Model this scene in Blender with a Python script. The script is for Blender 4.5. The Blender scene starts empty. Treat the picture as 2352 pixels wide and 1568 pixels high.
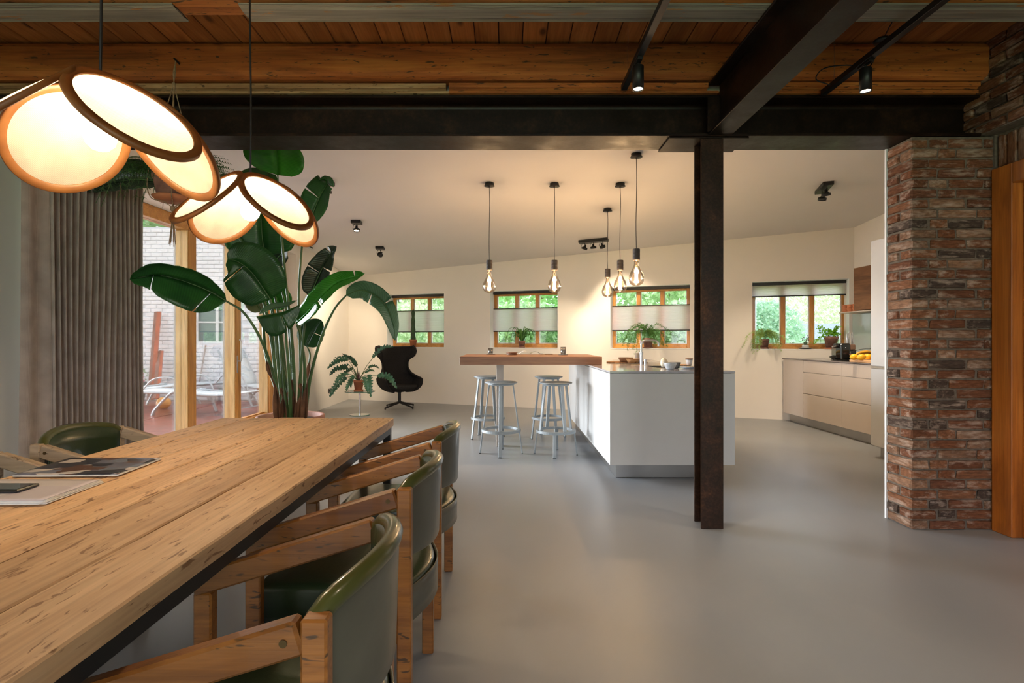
import bpy, bmesh, math, random
from mathutils import Vector, Matrix, noise
random.seed(7)
C = bpy.context.scene.collection
R = math.radians
PI = math.pi

# ---------------------------------------------------------------- camera, world, light, exposure
F, CX, CY, H = 1220.0, 1163.0, 782.0, 1.19
cam = bpy.data.cameras.new('camera'); cam_o = bpy.data.objects.new('camera', cam); C.objects.link(cam_o)
cam_o.location = (0, 0, H); cam_o.rotation_euler = (R(90), 0, 0)
cam.sensor_width = 36; cam.lens = 36 * F / 2352
cam.shift_x = (1176 - CX) / 2352; cam.shift_y = -(784 - CY) / 2352
cam.clip_start = 0.05; cam.clip_end = 200
bpy.context.scene.camera = cam_o
vs = bpy.context.scene.view_settings
vs.view_transform = 'Standard'; vs.look = 'None'; vs.gamma = 1; vs.use_curve_mapping = False
vs.exposure = 1.0
world = bpy.data.worlds.new('overcast_sky'); bpy.context.scene.world = world
world.use_nodes = True
wn = world.node_tree; wn.nodes.clear()
wo = wn.nodes.new('ShaderNodeOutputWorld'); wb = wn.nodes.new('ShaderNodeBackground')
wt = wn.nodes.new('ShaderNodeTexCoord'); wz = wn.nodes.new('ShaderNodeTexNoise'); wr = wn.nodes.new('ShaderNodeValToRGB')
wz.inputs['Scale'].default_value = 2.2; wz.inputs['Detail'].default_value = 4
wr.color_ramp.elements[0].position = .35; wr.color_ramp.elements[0].color = (.80, .88, 1.0, 1)
wr.color_ramp.elements[1].position = .7; wr.color_ramp.elements[1].color = (1.0, 1.0, 1.0, 1)
wn.links.new(wt.outputs['Generated'], wz.inputs['Vector']); wn.links.new(wz.outputs['Fac'], wr.inputs['Fac'])
wn.links.new(wr.outputs['Color'], wb.inputs['Color']); wb.inputs['Strength'].default_value = 1.85
wn.links.new(wb.outputs[0], wo.inputs['Surface'])

def lamp(kind, name, loc, energy, color, rot=None, target=None, **kw):
    l = bpy.data.lights.new(name, kind); l.energy = energy; l.color = color
    for k, v in kw.items(): setattr(l, k, v)
    o = bpy.data.objects.new(name, l); C.objects.link(o); o.location = loc
    if rot: o.rotation_euler = rot
    if target is not None: o.rotation_euler = (Vector(target) - Vector(loc)).to_track_quat('-Z', 'Y').to_euler()
    return o
# the bright overcast sky over the courtyard on the left, as one very soft sun
lamp('SUN', 'soft_sun', (-10, 8.0, 3.0), 9.5, (.88, .94, 1.0), target=(0, 5.0, 1.7), angle=R(42))
# area light added behind the camera to brighten the room like daylight
lamp('AREA', 'rear_window_light', (0.2, -2.8, 1.6), 13, (.95, .97, 1.0), target=(0.2, 6, 1.2), shape='RECTANGLE', size=5.0, size_y=2.2)
WARM = (1.0, .72, .42)

# ---------------------------------------------------------------- helpers
W = {}
def at(px, py, Y): return Vector(((px - CX) * Y / F, Y, H - (py - CY) * Y / F))
def floor_at(px, py):
    Y = F * H / (py - CY); return Vector(((px - CX) * Y / F, Y, 0))
def at_z(px, py, z):
    Y = (H - z) * F / (py - CY); return Vector(((px - CX) * Y / F, Y, z))

class MB:
    def __init__(s): s.v = []; s.f = []; s.uv = []; s.sm = []
    def add(s, vs_, fs, smooth=False, uvs=None, M=None):
        b = len(s.v)
        for p in vs_:
            p = Vector(p)
            s.v.append(M @ p if M is not None else p)
        s.uv += list(uvs) if uvs else [(0, 0)] * len(vs_)
        for f in fs: s.f.append(tuple(i + b for i in f)); s.sm.append(smooth)
        return s
    def box(s, x0, x1, y0, y1, z0, z1, c=0.0, M=None):
        if x0 > x1: x0, x1 = x1, x0
        if y0 > y1: y0, y1 = y1, y0
        if z0 > z1: z0, z1 = z1, z0
        if c <= 0:
            v = [(x, y, z) for z in (z0, z1) for x, y in ((x0, y0), (x1, y0), (x1, y1), (x0, y1))]
            return s.add(v, [(0, 3, 2, 1), (4, 5, 6, 7), (0, 1, 5, 4), (1, 2, 6, 5), (2, 3, 7, 6), (3, 0, 4, 7)], M=M)
        c = min(c, (x1 - x0) * .49, (y1 - y0) * .49, (z1 - z0) * .49)
        v = []
        for zs, zz in ((-1, z0), (1, z1)):
            for sx, sy, xx, yy in ((-1, -1, x0, y0), (1, -1, x1, y0), (1, 1, x1, y1), (-1, 1, x0, y1)):
                v += [(xx, yy - sy * c, zz - zs * c), (xx - sx * c, yy, zz - zs * c), (xx - sx * c, yy - sy * c, zz)]
        # per corner k: 3k = on x face, 3k+1 = on y face, 3k+2 = on z face
        X = lambda k: 3 * k; Y = lambda k: 3 * k + 1; Z = lambda k: 3 * k + 2
        f = [(Z(0), Z(3), Z(2), Z(1)), (Z(4), Z(5), Z(6), Z(7)),
             (Y(0), Y(1), Y(5), Y(4)), (Y(2), Y(3), Y(7), Y(6)), (X(1), X(2), X(6), X(5)), (X(3), X(0), X(4), X(7)),
             (X(0), Y(0), Y(4), X(4)), (Y(1), X(1), X(5), Y(5)), (X(2), Y(2), Y(6), X(6)), (Y(3), X(3), X(7), Y(7)),
             (Z(0), Z(1), Y(1), Y(0)), (Z(1), Z(2), X(2), X(1)), (Z(2), Z(3), Y(3), Y(2)), (Z(3), Z(0), X(0), X(3)),
             (Z(5), Z(4), Y(4), Y(5)), (Z(6), Z(5), X(5), X(6)), (Z(7), Z(6), Y(6), Y(7)), (Z(4), Z(7), X(7), X(4)),
             (X(0), Z(0), Y(0)), (Y(1), Z(1), X(1)), (X(2), Z(2), Y(2)), (Y(3), Z(3), X(3)),
             (Y(4), Z(4), X(4)), (X(5), Z(5), Y(5)), (Y(6), Z(6), X(6)), (X(7), Z(7), Y(7))]
        return s.add(v, f, M=M)
    def hexa(s, p):   # 8 points: bottom 4 ccw, top 4 ccw
        return s.add(p, [(0, 3, 2, 1), (4, 5, 6, 7), (0, 1, 5, 4), (1, 2, 6, 5), (2, 3, 7, 6), (3, 0, 4, 7)])
    def bar(s, p0, p1, w, h, up=(0, 0, 1), c=0.0):
        p0 = Vector(p0); p1 = Vector(p1); d = (p1 - p0); L = d.length; d.normalize(); up = Vector(up)
        x = d.cross(up)
        if x.length < 1e-4: x = d.cross(Vector((0, 1, 0)))
        x.normalize(); u = x.cross(d).normalized()
        M = Matrix(((x.x, d.x, u.x, p0.x), (x.y, d.y, u.y, p0.y), (x.z, d.z, u.z, p0.z), (0, 0, 0, 1)))
        return s.box(-w / 2, w / 2, 0, L, -h / 2, h / 2, c, M)
    def tube(s, pts, r, n=8, caps=True, smooth=True):
        pts = [Vector(p) for p in pts]; m = len(pts)
        rr = r if isinstance(r, (list, tuple)) else [r] * m
        prev = None; v = []; uvs = []
        for i, p in enumerate(pts):
            t = (pts[min(i + 1, m - 1)] - pts[max(i - 1, 0)]).normalized()
            if prev is None:
                a = Vector((0, 0, 1)) if abs(t.z) < .9 else Vector((1, 0, 0))
                prev = t.cross(a).normalized()
            else:
                prev = (prev - t * prev.dot(t)).normalized()
            b = t.cross(prev)
            for k in range(n):
                a = 2 * PI * k / n
                v.append(p + (prev * math.cos(a) + b * math.sin(a)) * rr[i]); uvs.append((i / max(1, m - 1), k / n))
        f = [(i * n + k, i * n + (k + 1) % n, (i + 1) * n + (k + 1) % n, (i + 1) * n + k) for i in range(m - 1) for k in range(n)]
        s.add(v, f, smooth, uvs)
        if caps:
            s.add(v[:n], [tuple(range(n))[::-1]]); s.add(v[-n:], [tuple(range(n))])
        return s
    def cyl(s, p0, p1, r0, r1=None, n=16, caps=True, smooth=True):
        return s.tube([p0, p1], [r0, r0 if r1 is None else r1], n, caps, smooth)
    def lathe(s, prof, cen=(0, 0, 0), n=28, M=None, smooth=True, sx=1, sy=1, cap=True):
        c = Vector(cen); v = []
        for r, z in prof:
            for k in range(n):
                a = 2 * PI * k / n; v.append(c + Vector((r * math.cos(a) * sx, r * math.sin(a) * sy, z)))
        m = len(prof)
        f = [(i * n + k, i * n + (k + 1) % n, (i + 1) * n + (k + 1) % n, (i + 1) * n + k) for i in range(m - 1) for k in range(n)]
        if prof[0] == prof[-1]: cap = False
        if cap and prof[0][0] > 1e-5: f.append(tuple(range(n))[::-1])
        if cap and prof[-1][0] > 1e-5: f.append(tuple((m - 1) * n + k for k in range(n)))
        return s.add(v, f, smooth, M=M)
    def grid(s, fn, nu, nv, smooth=True, flip=False):
        v = []; uvs = []
        for i in range(nu + 1):
            for j in range(nv + 1):
                v.append(Vector(fn(i / nu, j / nv))); uvs.append((i / nu, j / nv))
        f = []
        for i in range(nu):
            for j in range(nv):
                a = i * (nv + 1) + j
                q = (a, a + nv + 1, a + nv + 2, a + 1)
                f.append(q[::-1] if flip else q)
        return s.add(v, f, smooth, uvs)
    def build(s, name, mat, parent=None, **props):
        me = bpy.data.meshes.new(name)
        lo = Vector((min(p.x for p in s.v), min(p.y for p in s.v), min(p.z for p in s.v)))
        hi = Vector((max(p.x for p in s.v), max(p.y for p in s.v), max(p.z for p in s.v)))
        c = Vector(((lo.x + hi.x) / 2, (lo.y + hi.y) / 2, lo.z))
        me.from_pydata([tuple(p - c) for p in s.v], [], s.f)
        me.polygons.foreach_set('use_smooth', s.sm)
        if any(u != (0, 0) for u in s.uv):
            uvl = me.uv_layers.new(name='UVMap')
            idx = [0] * len(me.loops); me.loops.foreach_get('vertex_index', idx)
            flat = []
            for i in idx: flat += s.uv[i]
            uvl.data.foreach_set('uv', flat)
        me.validate(); me.update()
        me.materials.append(mat)
        o = bpy.data.objects.new(name, me); C.objects.link(o)
        if parent is not None:
            o.parent = parent; o.location = c - W[parent.name]
        else: o.location = c
        W[o.name] = c
        for k, v in props.items(): o[k] = v
        return o

def weld(o, d=1e-4):
    bm = bmesh.new(); bm.from_mesh(o.data); bmesh.ops.remove_doubles(bm, verts=bm.verts, dist=d)
    bmesh.ops.recalc_face_normals(bm, faces=bm.faces); bm.to_mesh(o.data); bm.free(); return o
def solid(o, t, off=0):
    m = o.modifiers.new('thickness', 'SOLIDIFY'); m.thickness = t; m.offset = off; return o
def subd(o, n=1):
    m = o.modifiers.new('smooth', 'SUBSURF'); m.levels = n; m.render_levels = n; return o
def bev(o, w, n=2):
    m = o.modifiers.new('edge', 'BEVEL'); m.width = w; m.segments = n; m.limit_method = 'ANGLE'; return o
def tag(o, label=None, cat=None, group=None, kind=None):
    if label: o['label'] = label
    if cat: o['category'] = cat
    if group: o['group'] = group
    if kind: o['kind'] = kind
    return o
def thing(name, label, cat, loc=(0, 0, 0), group=None, kind=None):
    o = bpy.data.objects.new(name, None); C.objects.link(o); o.empty_display_size = .05
    o.location = loc; W[o.name] = Vector(loc)
    return tag(o, label, cat, group, kind)
def kids(o): return [c for c in bpy.data.objects if c.parent == o]
def copy_tree(o, parent=None):
    c = o.copy(); C.objects.link(c)
    if parent is not None: c.parent = parent
    for ch in kids(o): copy_tree(ch, c)
    return c
def place(o, loc, rz=0, label=None, group=None):
    o.location = loc; o.rotation_euler = (0, 0, rz)
    if label: o['label'] = label
    if group: o['group'] = group
    return o
def spline(pts, n):
    pts = [Vector(p) for p in pts]
    P = [pts[0] * 2 - pts[1]] + pts + [pts[-1] * 2 - pts[-2]]
    out = []; m = len(pts) - 1
    for i in range(n + 1):
        t = i / n * m; k = min(int(t), m - 1); t -= k
        a, b, c, d = P[k:k + 4]
        out.append(.5 * ((2 * b) + (c - a) * t + (2 * a - 5 * b + 4 * c - d) * t * t + (3 * b - a - 3 * c + d) * t ** 3))
    return out

# ---------------------------------------------------------------- materials
def new_mat(name):
    m = bpy.data.materials.new(name); m.use_nodes = True
    nt = m.node_tree; nt.nodes.clear()
    out = nt.nodes.new('ShaderNodeOutputMaterial'); b = nt.nodes.new('ShaderNodeBsdfPrincipled')
    nt.links.new(b.outputs[0], out.inputs['Surface'])
    return m, nt, b, out
def nd(nt, t, **kw):
    n = nt.nodes.new(t)
    for k, v in kw.items():
        if k in n.inputs: n.inputs[k].default_value = v
        else: setattr(n, k, v)
    return n
def ramp(nt, fac, stops):
    r = nt.nodes.new('ShaderNodeValToRGB'); e = r.color_ramp.elements
    while len(e) < len(stops): e.new(.5)
    for i, (p, c) in enumerate(stops):
        e[i].position = p; e[i].color = (c[0], c[1], c[2], 1) if hasattr(c, '__len__') else (c, c, c, 1)
    nt.links.new(fac, r.inputs['Fac']); return r
def mixc(nt, fac, a, b, mode='MIX'):
    m = nt.nodes.new('ShaderNodeMix'); m.data_type = 'RGBA'; m.blend_type = mode
    for sock, v in ((m.inputs[0], fac), (m.inputs[6], a), (m.inputs[7], b)):
        if isinstance(v, bpy.types.NodeSocket): nt.links.new(v, sock)
        elif hasattr(v, '__len__'): sock.default_value = (v[0], v[1], v[2], 1)
        else: sock.default_value = v
    return m.outputs[2]
def coords(nt, scale=(1, 1, 1), rnd=True, uv=False):
    tc = nt.nodes.new('ShaderNodeTexCoord'); mp = nt.nodes.new('ShaderNodeMapping')
    mp.inputs['Scale'].default_value = scale
    src = tc.outputs['UV' if uv else 'Object']
    if rnd:
        oi = nt.nodes.new('ShaderNodeObjectInfo'); mu = nd(nt, 'ShaderNodeVectorMath', operation='MULTIPLY_ADD')
        cv = nt.nodes.new('ShaderNodeCombineXYZ')
        for i in range(3): nt.links.new(oi.outputs['Random'], cv.inputs[i])
        nt.links.new(cv.outputs[0], mu.inputs[0]); mu.inputs[1].default_value = (17, 23, 31); nt.links.new(src, mu.inputs[2])
        src = mu.outputs[0]
    nt.links.new(src, mp.inputs['Vector'])
    return mp.outputs[0]
def bump(nt, b, h, strength=.3, dist=.01):
    n = nd(nt, 'ShaderNodeBump', Strength=strength, Distance=dist)
    nt.links.new(h, n.inputs['Height']); nt.links.new(n.outputs[0], b.inputs['Normal']); return n
def pm(name, c, rough=.5, metal=0, var=.08, scale=6, bmp=0, bscale=60, spec=.5, coat=0):
    m, nt, b, out = new_mat(name)
    co = coords(nt)
    nz = nd(nt, 'ShaderNodeTexNoise', Scale=scale, Detail=4.0); nt.links.new(co, nz.inputs['Vector'])
    r = ramp(nt, nz.outputs['Fac'], [(.3, [x * (1 - var) for x in c]), (.7, [min(1, x * (1 + var)) for x in c])])
    nt.links.new(r.outputs[0], b.inputs['Base Color'])
    b.inputs['Roughness'].default_value = rough; b.inputs['Metallic'].default_value = metal
    b.inputs['Specular IOR Level'].default_value = spec; b.inputs['Coat Weight'].default_value = coat
    if bmp:
        n2 = nd(nt, 'ShaderNodeTexNoise', Scale=bscale, Detail=3.0); nt.links.new(co, n2.inputs['Vector'])
        bump(nt, b, n2.outputs['Fac'], bmp, .004)
    return m
def wood(name, dark, mid, light, axis=0, rough=.55, gs=1.0, pits=.0, knots=.0, bmp=.25, coat=0, pitc=(.05, .025, .01)):
    m, nt, b, out = new_mat(name)
    sc = [8 * gs] * 3; sc[axis] = .9 * gs
    co = coords(nt, sc)
    n1 = nd(nt, 'ShaderNodeTexNoise', Scale=1.3, Detail=5.0, Distortion=1.2, Roughness=.6); nt.links.new(co, n1.inputs['Vector'])
    sc2 = [70 * gs] * 3; sc2[axis] = 2.0 * gs
    co2 = coords(nt, sc2)
    n2 = nd(nt, 'ShaderNodeTexNoise', Scale=1.6, Detail=3.0, Distortion=.3); nt.links.new(co2, n2.inputs['Vector'])
    r1 = ramp(nt, n1.outputs['Fac'], [(.3, dark), (.5, mid), (.72, light)])
    r2 = ramp(nt, n2.outputs['Fac'], [(.33, .72), (.6, 1.0)])
    col = mixc(nt, .75, r1.outputs[0], r2.outputs[0], 'MULTIPLY')
    oi = nt.nodes.new('ShaderNodeObjectInfo'); ro = ramp(nt, oi.outputs['Random'], [(0, .82), (1, 1.12)])
    col = mixc(nt, 1.0, col, ro.outputs[0], 'MULTIPLY')
    if pits:
        sc3 = [64] * 3; sc3[axis] = 13
        co3 = coords(nt, sc3); n3 = nd(nt, 'ShaderNodeTexNoise', Scale=1.0, Detail=2.0, Roughness=.7, Distortion=.5); nt.links.new(co3, n3.inputs['Vector'])
        r3 = ramp(nt, n3.outputs['Fac'], [(.645 - pits * .1, 0), (.70 - pits * .1, .9)])
        col = mixc(nt, r3.outputs[0], col, pitc)
    if knots:
        sc4 = [5] * 3; sc4[axis] = 2.5
        co4 = coords(nt, sc4); v4 = nd(nt, 'ShaderNodeTexVoronoi', Scale=1.0); nt.links.new(co4, v4.inputs['Vector'])
        r4 = ramp(nt, v4.outputs['Distance'], [(.05, 1), (.14, 0)])
        col = mixc(nt, r4.outputs[0], col, [x * .35 for x in dark])
        sc5 = [3.0] * 3; sc5[axis] = .5
        co5 = coords(nt, sc5); n5 = nd(nt, 'ShaderNodeTexNoise', Scale=1.0, Detail=4.0); nt.links.new(co5, n5.inputs['Vector'])
        r5 = ramp(nt, n5.outputs['Fac'], [(.35, .45), (.6, 1.05)])
        col = mixc(nt, knots, col, r5.outputs[0], 'MULTIPLY')
    nt.links.new(col, b.inputs['Base Color'])
    b.inputs['Roughness'].default_value = rough; b.inputs['Coat Weight'].default_value = coat
    bump(nt, b, n2.outputs['Fac'], bmp, .003)
    return m
def glass(name, tint=(1, 1, 1), refl=.06, rough=.0, opac=0.0):
    m = bpy.data.materials.new(name); m.use_nodes = True; nt = m.node_tree; nt.nodes.clear()
    out = nt.nodes.new('ShaderNodeOutputMaterial'); t = nd(nt, 'ShaderNodeBsdfTransparent', Color=(*tint, 1))
    g = nd(nt, 'ShaderNodeBsdfGlossy', Roughness=rough); lw = nd(nt, 'ShaderNodeLayerWeight', Blend=.35)
    r = ramp(nt, lw.outputs['Fresnel'], [(0, refl), (1, .75)])
    mx = nt.nodes.new('ShaderNodeMixShader'); nt.links.new(r.outputs[0], mx.inputs[0])
    nt.links.new(t.outputs[0], mx.inputs[1]); nt.links.new(g.outputs[0], mx.inputs[2]); nt.links.new(mx.outputs[0], out.inputs['Surface'])
    return m
def emit(name, c, s):
    m, nt, b, out = new_mat(name); nt.nodes.remove(b)
    e = nd(nt, 'ShaderNodeEmission', Color=(*c, 1), Strength=s); nt.links.new(e.outputs[0], out.inputs['Surface']); return m
def leafmat(name, dark, light, ribs=26, rough=.35, trans=.25):
    m, nt, b, out = new_mat(name)
    uv = coords(nt, (1, 1, 1), rnd=False, uv=True)
    w = nd(nt, 'ShaderNodeTexWave', Scale=ribs * .42, Distortion=.6, Detail=1.0); w.wave_type = 'BANDS'; w.bands_direction = 'X'
    nt.links.new(uv, w.inputs['Vector'])
    co = coords(nt, (1, 1, 1)); nz = nd(nt, 'ShaderNodeTexNoise', Scale=5.0, Detail=3.0); nt.links.new(co, nz.inputs['Vector'])
    c1 = ramp(nt, nz.outputs['Fac'], [(.3, dark), (.72, light)]); r = ramp(nt, w.outputs['Fac'], [(0, .78), (.6, 1.0)])
    oi = nt.nodes.new('ShaderNodeObjectInfo'); ro = ramp(nt, oi.outputs['Random'], [(0, .75), (1, 1.2)])
    col = mixc(nt, 1.0, c1.outputs[0], r.outputs[0], 'MULTIPLY'); col = mixc(nt, 1.0, col, ro.outputs[0], 'MULTIPLY')
    nt.links.new(col, b.inputs['Base Color']); b.inputs['Roughness'].default_value = rough
    bump(nt, b, w.outputs['Fac'], .15, .004)
    if trans:
        tr = nt.nodes.new('ShaderNodeBsdfTranslucent'); mx = nt.nodes.new('ShaderNodeMixShader'); mx.inputs[0].default_value = trans
        hs = nd(nt, 'ShaderNodeHueSaturation', Value=1.6, Saturation=1.1); nt.links.new(col, hs.inputs['Color']); nt.links.new(hs.outputs[0], tr.inputs['Color'])
        nt.links.new(b.outputs[0], mx.inputs[1]); nt.links.new(tr.outputs[0], mx.inputs[2]); nt.links.new(mx.outputs[0], out.inputs['Surface'])
    return m

M = {}
M['wall'] = pm('plaster_white', (.80, .76, .70), .9, var=.02, scale=1.5, bmp=.08, bscale=90)
M['ceil'] = pm('ceiling_paint', (.70, .68, .66), .9, var=.02, scale=1.0)
M['reveal'] = pm('reveal_white', (.82, .84, .84), .7, var=.02)
M['timber'] = wood('old_timber', (.24, .060, .010), (.48, .132, .022), (.60, .205, .042), 0, .8, .9, pits=.2, knots=.75, bmp=.4)
M['board'] = wood('ceiling_board', (.30, .105, .022), (.42, .16, .038), (.50, .21, .058), 1, .7, 1.0, knots=.25, bmp=.2)
M['packing'] = wood('packing_timber', (.20, .10, .04), (.36, .20, .09), (.5, .33, .18), 0, .8, .8, pits=.4, bmp=.4)
M['table'] = wood('table_plank', (.46, .265, .13), (.62, .39, .21), (.70, .47, .27), 1, .55, .7, pits=.35, bmp=.25, pitc=(.20, .095, .04))
M['oak'] = wood('chair_oak', (.15, .048, .008), (.26, .092, .016), (.34, .13, .027), 0, .38, 1.2, pits=.15, bmp=.15, coat=.2)
M['grey_oak'] = wood('weathered_chair_wood', (.26, .18, .11), (.40, .29, .19), (.5, .38, .26), 0, .5, 1.2, pits=.2, bmp=.15)
M['pine'] = wood('window_pine', (.42, .17, .03), (.60, .27, .055), (.70, .36, .09), 2, .4, 1.2, bmp=.08, coat=.3)
M['pine_h'] = wood('window_pine_horizontal', (.42, .17, .03), (.60, .27, .055), (.70, .36, .09), 0, .4, 1.2, bmp=.08, coat=.3)
M['pine_pale'] = wood('door_frame_pine', (.55, .33, .12), (.70, .46, .20), (.80, .58, .28), 2, .4, 1.0, bmp=.08, coat=.3)  # pine paled, daylight on the stile sides put into the colour
M['doorwood'] = wood('orange_door_wood', (.27, .075, .010), (.45, .135, .018), (.56, .19, .03), 2, .4, .8, bmp=.1, coat=.3)
M['walnut'] = wood('walnut', (.11, .045, .02), (.20, .085, .035), (.27, .125, .055), 1, .45, .9, bmp=.1)
M['bar'] = wood('bar_walnut', (.24, .095, .04), (.34, .15, .068), (.42, .20, .095), 0, .45, .8, bmp=.08)
M['cutboard'] = wood('cutting_board', (.45, .24, .11), (.58, .34, .17), (.66, .42, .22), 1, .5, 1.5, bmp=.1)
M['blackmetal'] = pm('black_metal', (.012, .012, .013), .42, .2, .1)
M['tablesteel'] = pm('table_steel', (.025, .026, .028), .45, .3, .1)
M['brass'] = pm('brass_bolt', (.14, .09, .04), .35, 1.0, .1)
M['leather'] = pm('green_leather', (.020, .036, .014), .30, 0, .25, 5, bmp=.1, bscale=120, coat=.25)
M['leatherrim'] = pm('olive_leather_rim', (.055, .058, .014), .28, 0, .25, 9, coat=.4)
M['leatherback'] = pm('worn_grey_green_leather', (.085, .082, .060), .34, 0, .25, 5, bmp=.08, bscale=30, coat=.2)
M['stool'] = pm('stool_paint', (.27, .30, .315), .4, .1, .03)
M['island'] = pm('island_laminate', (.58, .58, .57), .45, 0, .015)
M['greige'] = pm('greige_laminate', (.50, .43, .37), .5, 0, .015)
M['countertop'] = pm('grey_composite', (.46, .46, .49), .10, 0, .05, 40)
M['steelbr'] = pm('brushed_steel', (.55, .55, .56), .28, 1.0, .08, 30)
M['plinth'] = pm('plinth_steel', (.34, .33, .32), .3, .9, .1, 3)
M['darkgap'] = pm('dark_gap', (.02, .02, .02), .8)
M['terracotta'] = pm('terracotta', (.48, .17, .075), .75, 0, .15, 8, bmp=.15)
M['terracotta_old'] = pm('weathered_terracotta', (.26, .13, .10), .85, 0, .45, 14, bmp=.3)
M['soil'] = pm('potting_soil', (.035, .022, .015), .95, 0, .5, 60, bmp=1.0, bscale=80)
M['wool'] = pm('charcoal_wool', (.020, .019, .019), .95, 0, .3, 90, bmp=.5, bscale=240, spec=.2)
M['chrome'] = pm('chrome', (.75, .75, .76), .12, 1.0, .02)
M['glass'] = glass('window_glass', (1, 1, 1), .035)
M['glass_clear'] = glass('drinking_glass', (.96, .98, .98), .12)
M['glass_table'] = glass('table_glass', (.70, .80, .78), .12)
M['glass_edge'] = pm('green_glass_edge', (.04, .19, .16), .1, 0, .1, coat=.8)
M['amber_glass'] = glass('amber_bulb_glass', (.97, .86, .74), .10)
M['filament'] = emit('filament_glow', (1.0, .66, .32), 60)
M['bulb'] = emit('opal_bulb_glow', (1.0, .78, .50), 30)
M['spotlens'] = emit('spot_lens_glow', (1.0, .80, .55), 9)
M['socketbrown'] = pm('dark_wood_socket', (.045, .035, .032), .6, 0, .2, 20)
M['jute'] = pm('jute_cord', (.30, .20, .12), .95, 0, .3, 60, bmp=.6, bscale=200)
M['stem'] = pm('green_stem', (.06, .12, .035), .4, 0, .3, 4)
M['drysheath'] = pm('dry_brown_sheath', (.16, .075, .035), .8, 0, .5, 10)
M['leaf'] = leafmat('strelitzia_leaf', (.018, .085, .022), (.045, .17, .035), 30, .30, .18)
M['leaf_bright'] = leafmat('bright_leaf', (.025, .20, .012), (.06, .36, .03), 26, .18, .15)
M['leaf_dark'] = leafmat('dark_glossy_leaf', (.02, .035, .022), (.05, .075, .045), 22, .2, .08)
M['leaf_pale'] = leafmat('pale_green_leaf', (.06, .15, .08), (.13, .24, .13), 22, .3, .2)
M['leaf_back'] = leafmat('leaf_underside', (.13, .13, .045), (.22, .21, .09), 22, .4, .2)
M['philo'] = leafmat('philodendron_leaf', (.02, .085, .045), (.06, .17, .10), 14, .2, .1)
M['fern'] = leafmat('fern_green', (.02, .07, .015), (.06, .14, .03), 10, .5, .2)
M['spider'] = leafmat('strap_leaf', (.03, .12, .012), (.09, .25, .03), 3, .4, .2)
M['aspar'] = leafmat('asparagus_fern', (.045, .14, .02), (.12, .27, .05), 3, .6, .25)
M['aspar_lit'] = leafmat('pale_asparagus_fern', (.22, .36, .08), (.42, .55, .20), 3, .6, .35)  # lighter copy of the asparagus green, window light put into its colour
M['herb'] = leafmat('herb_leaf', (.14, .42, .02), (.32, .65, .06), 3, .5, .35)
M['cactus'] = pm('cactus_green', (.03, .07, .025), .6, 0, .3, 20)
M['tree1'] = leafmat('hedge_leaves', (.16, .34, .12), (.50, .68, .40), 2, .5, .35)
M['tree2'] = leafmat('birch_leaves', (.34, .50, .28), (.75, .85, .65), 2, .5, .4)
M['conifer'] = leafmat('blue_green_conifer', (.26, .44, .32), (.50, .68, .54), 2, .6, .3)
M['palefoliage'] = leafmat('hazy_foliage', (.42, .48, .36), (.68, .72, .58), 2, .6, .4)  # distance haze put into the colour of the far foliage
M['bark'] = pm('tree_bark', (.22, .17, .12), .9, 0, .4, 12, bmp=.5)
M['ceramic_white'] = pm('speckled_white_glaze', (.50, .53, .56), .25, 0, .15, 60, coat=.4)
M['ceramic_grey'] = pm('grey_stoneware', (.16, .15, .14), .5, 0, .15, 30)
M['ceramic_brown'] = pm('brown_stoneware', (.17, .085, .045), .45, 0, .3, 20)
M['cream'] = pm('cream_ceramic', (.66, .58, .44), .5, 0, .05)
M['white'] = pm('white_paint', (.8, .8, .8), .5, 0, .02)
M['alu'] = pm('alu_grey_frame', (.50, .53, .55), .4, .4, .05)
M['mesh_fabric'] = pm('lounger_mesh', (.72, .76, .78), .8, 0, .06, 80)
M['blackplastic'] = pm('black_gloss_plastic', (.010, .010, .010), .18, 0, .1, coat=.5)
M['lemon'] = pm('lemon_skin', (.85, .42, .01), .4, 0, .05, 30, bmp=.2, bscale=200)
M['banana'] = pm('banana_skin', (.55, .28, .02), .5, 0, .35, 25)
M['pumpkin'] = pm('orange_skin', (.80, .36, .05), .5, 0, .2, 12)
M['coffee'] = pm('coffee', (.02, .008, .003), .1)
M['paper'] = pm('paper', (.75, .73, .70), .6, 0, .05)
M['sinksteel'] = pm('sink_steel', (.13, .13, .13), .35, .7, .1)
M['splash'] = pm('back_painted_glass', (.42, .48, .44), .08, 0, .03, coat=.6)
M['grass'] = pm('lawn', (.30, .46, .10), .9, 0, .4, 6, bmp=.6, bscale=50)
M['shedwood'] = pm('shed_boards', (.42, .45, .46), .8, 0, .15, 10)
M['shedroof'] = pm('shed_roof', (.22, .27, .32), .7, 0, .15, 10)
M['railblack'] = pm('blind_rail_black', (.018, .016, .015), .4)
M['coral'] = None

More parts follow.
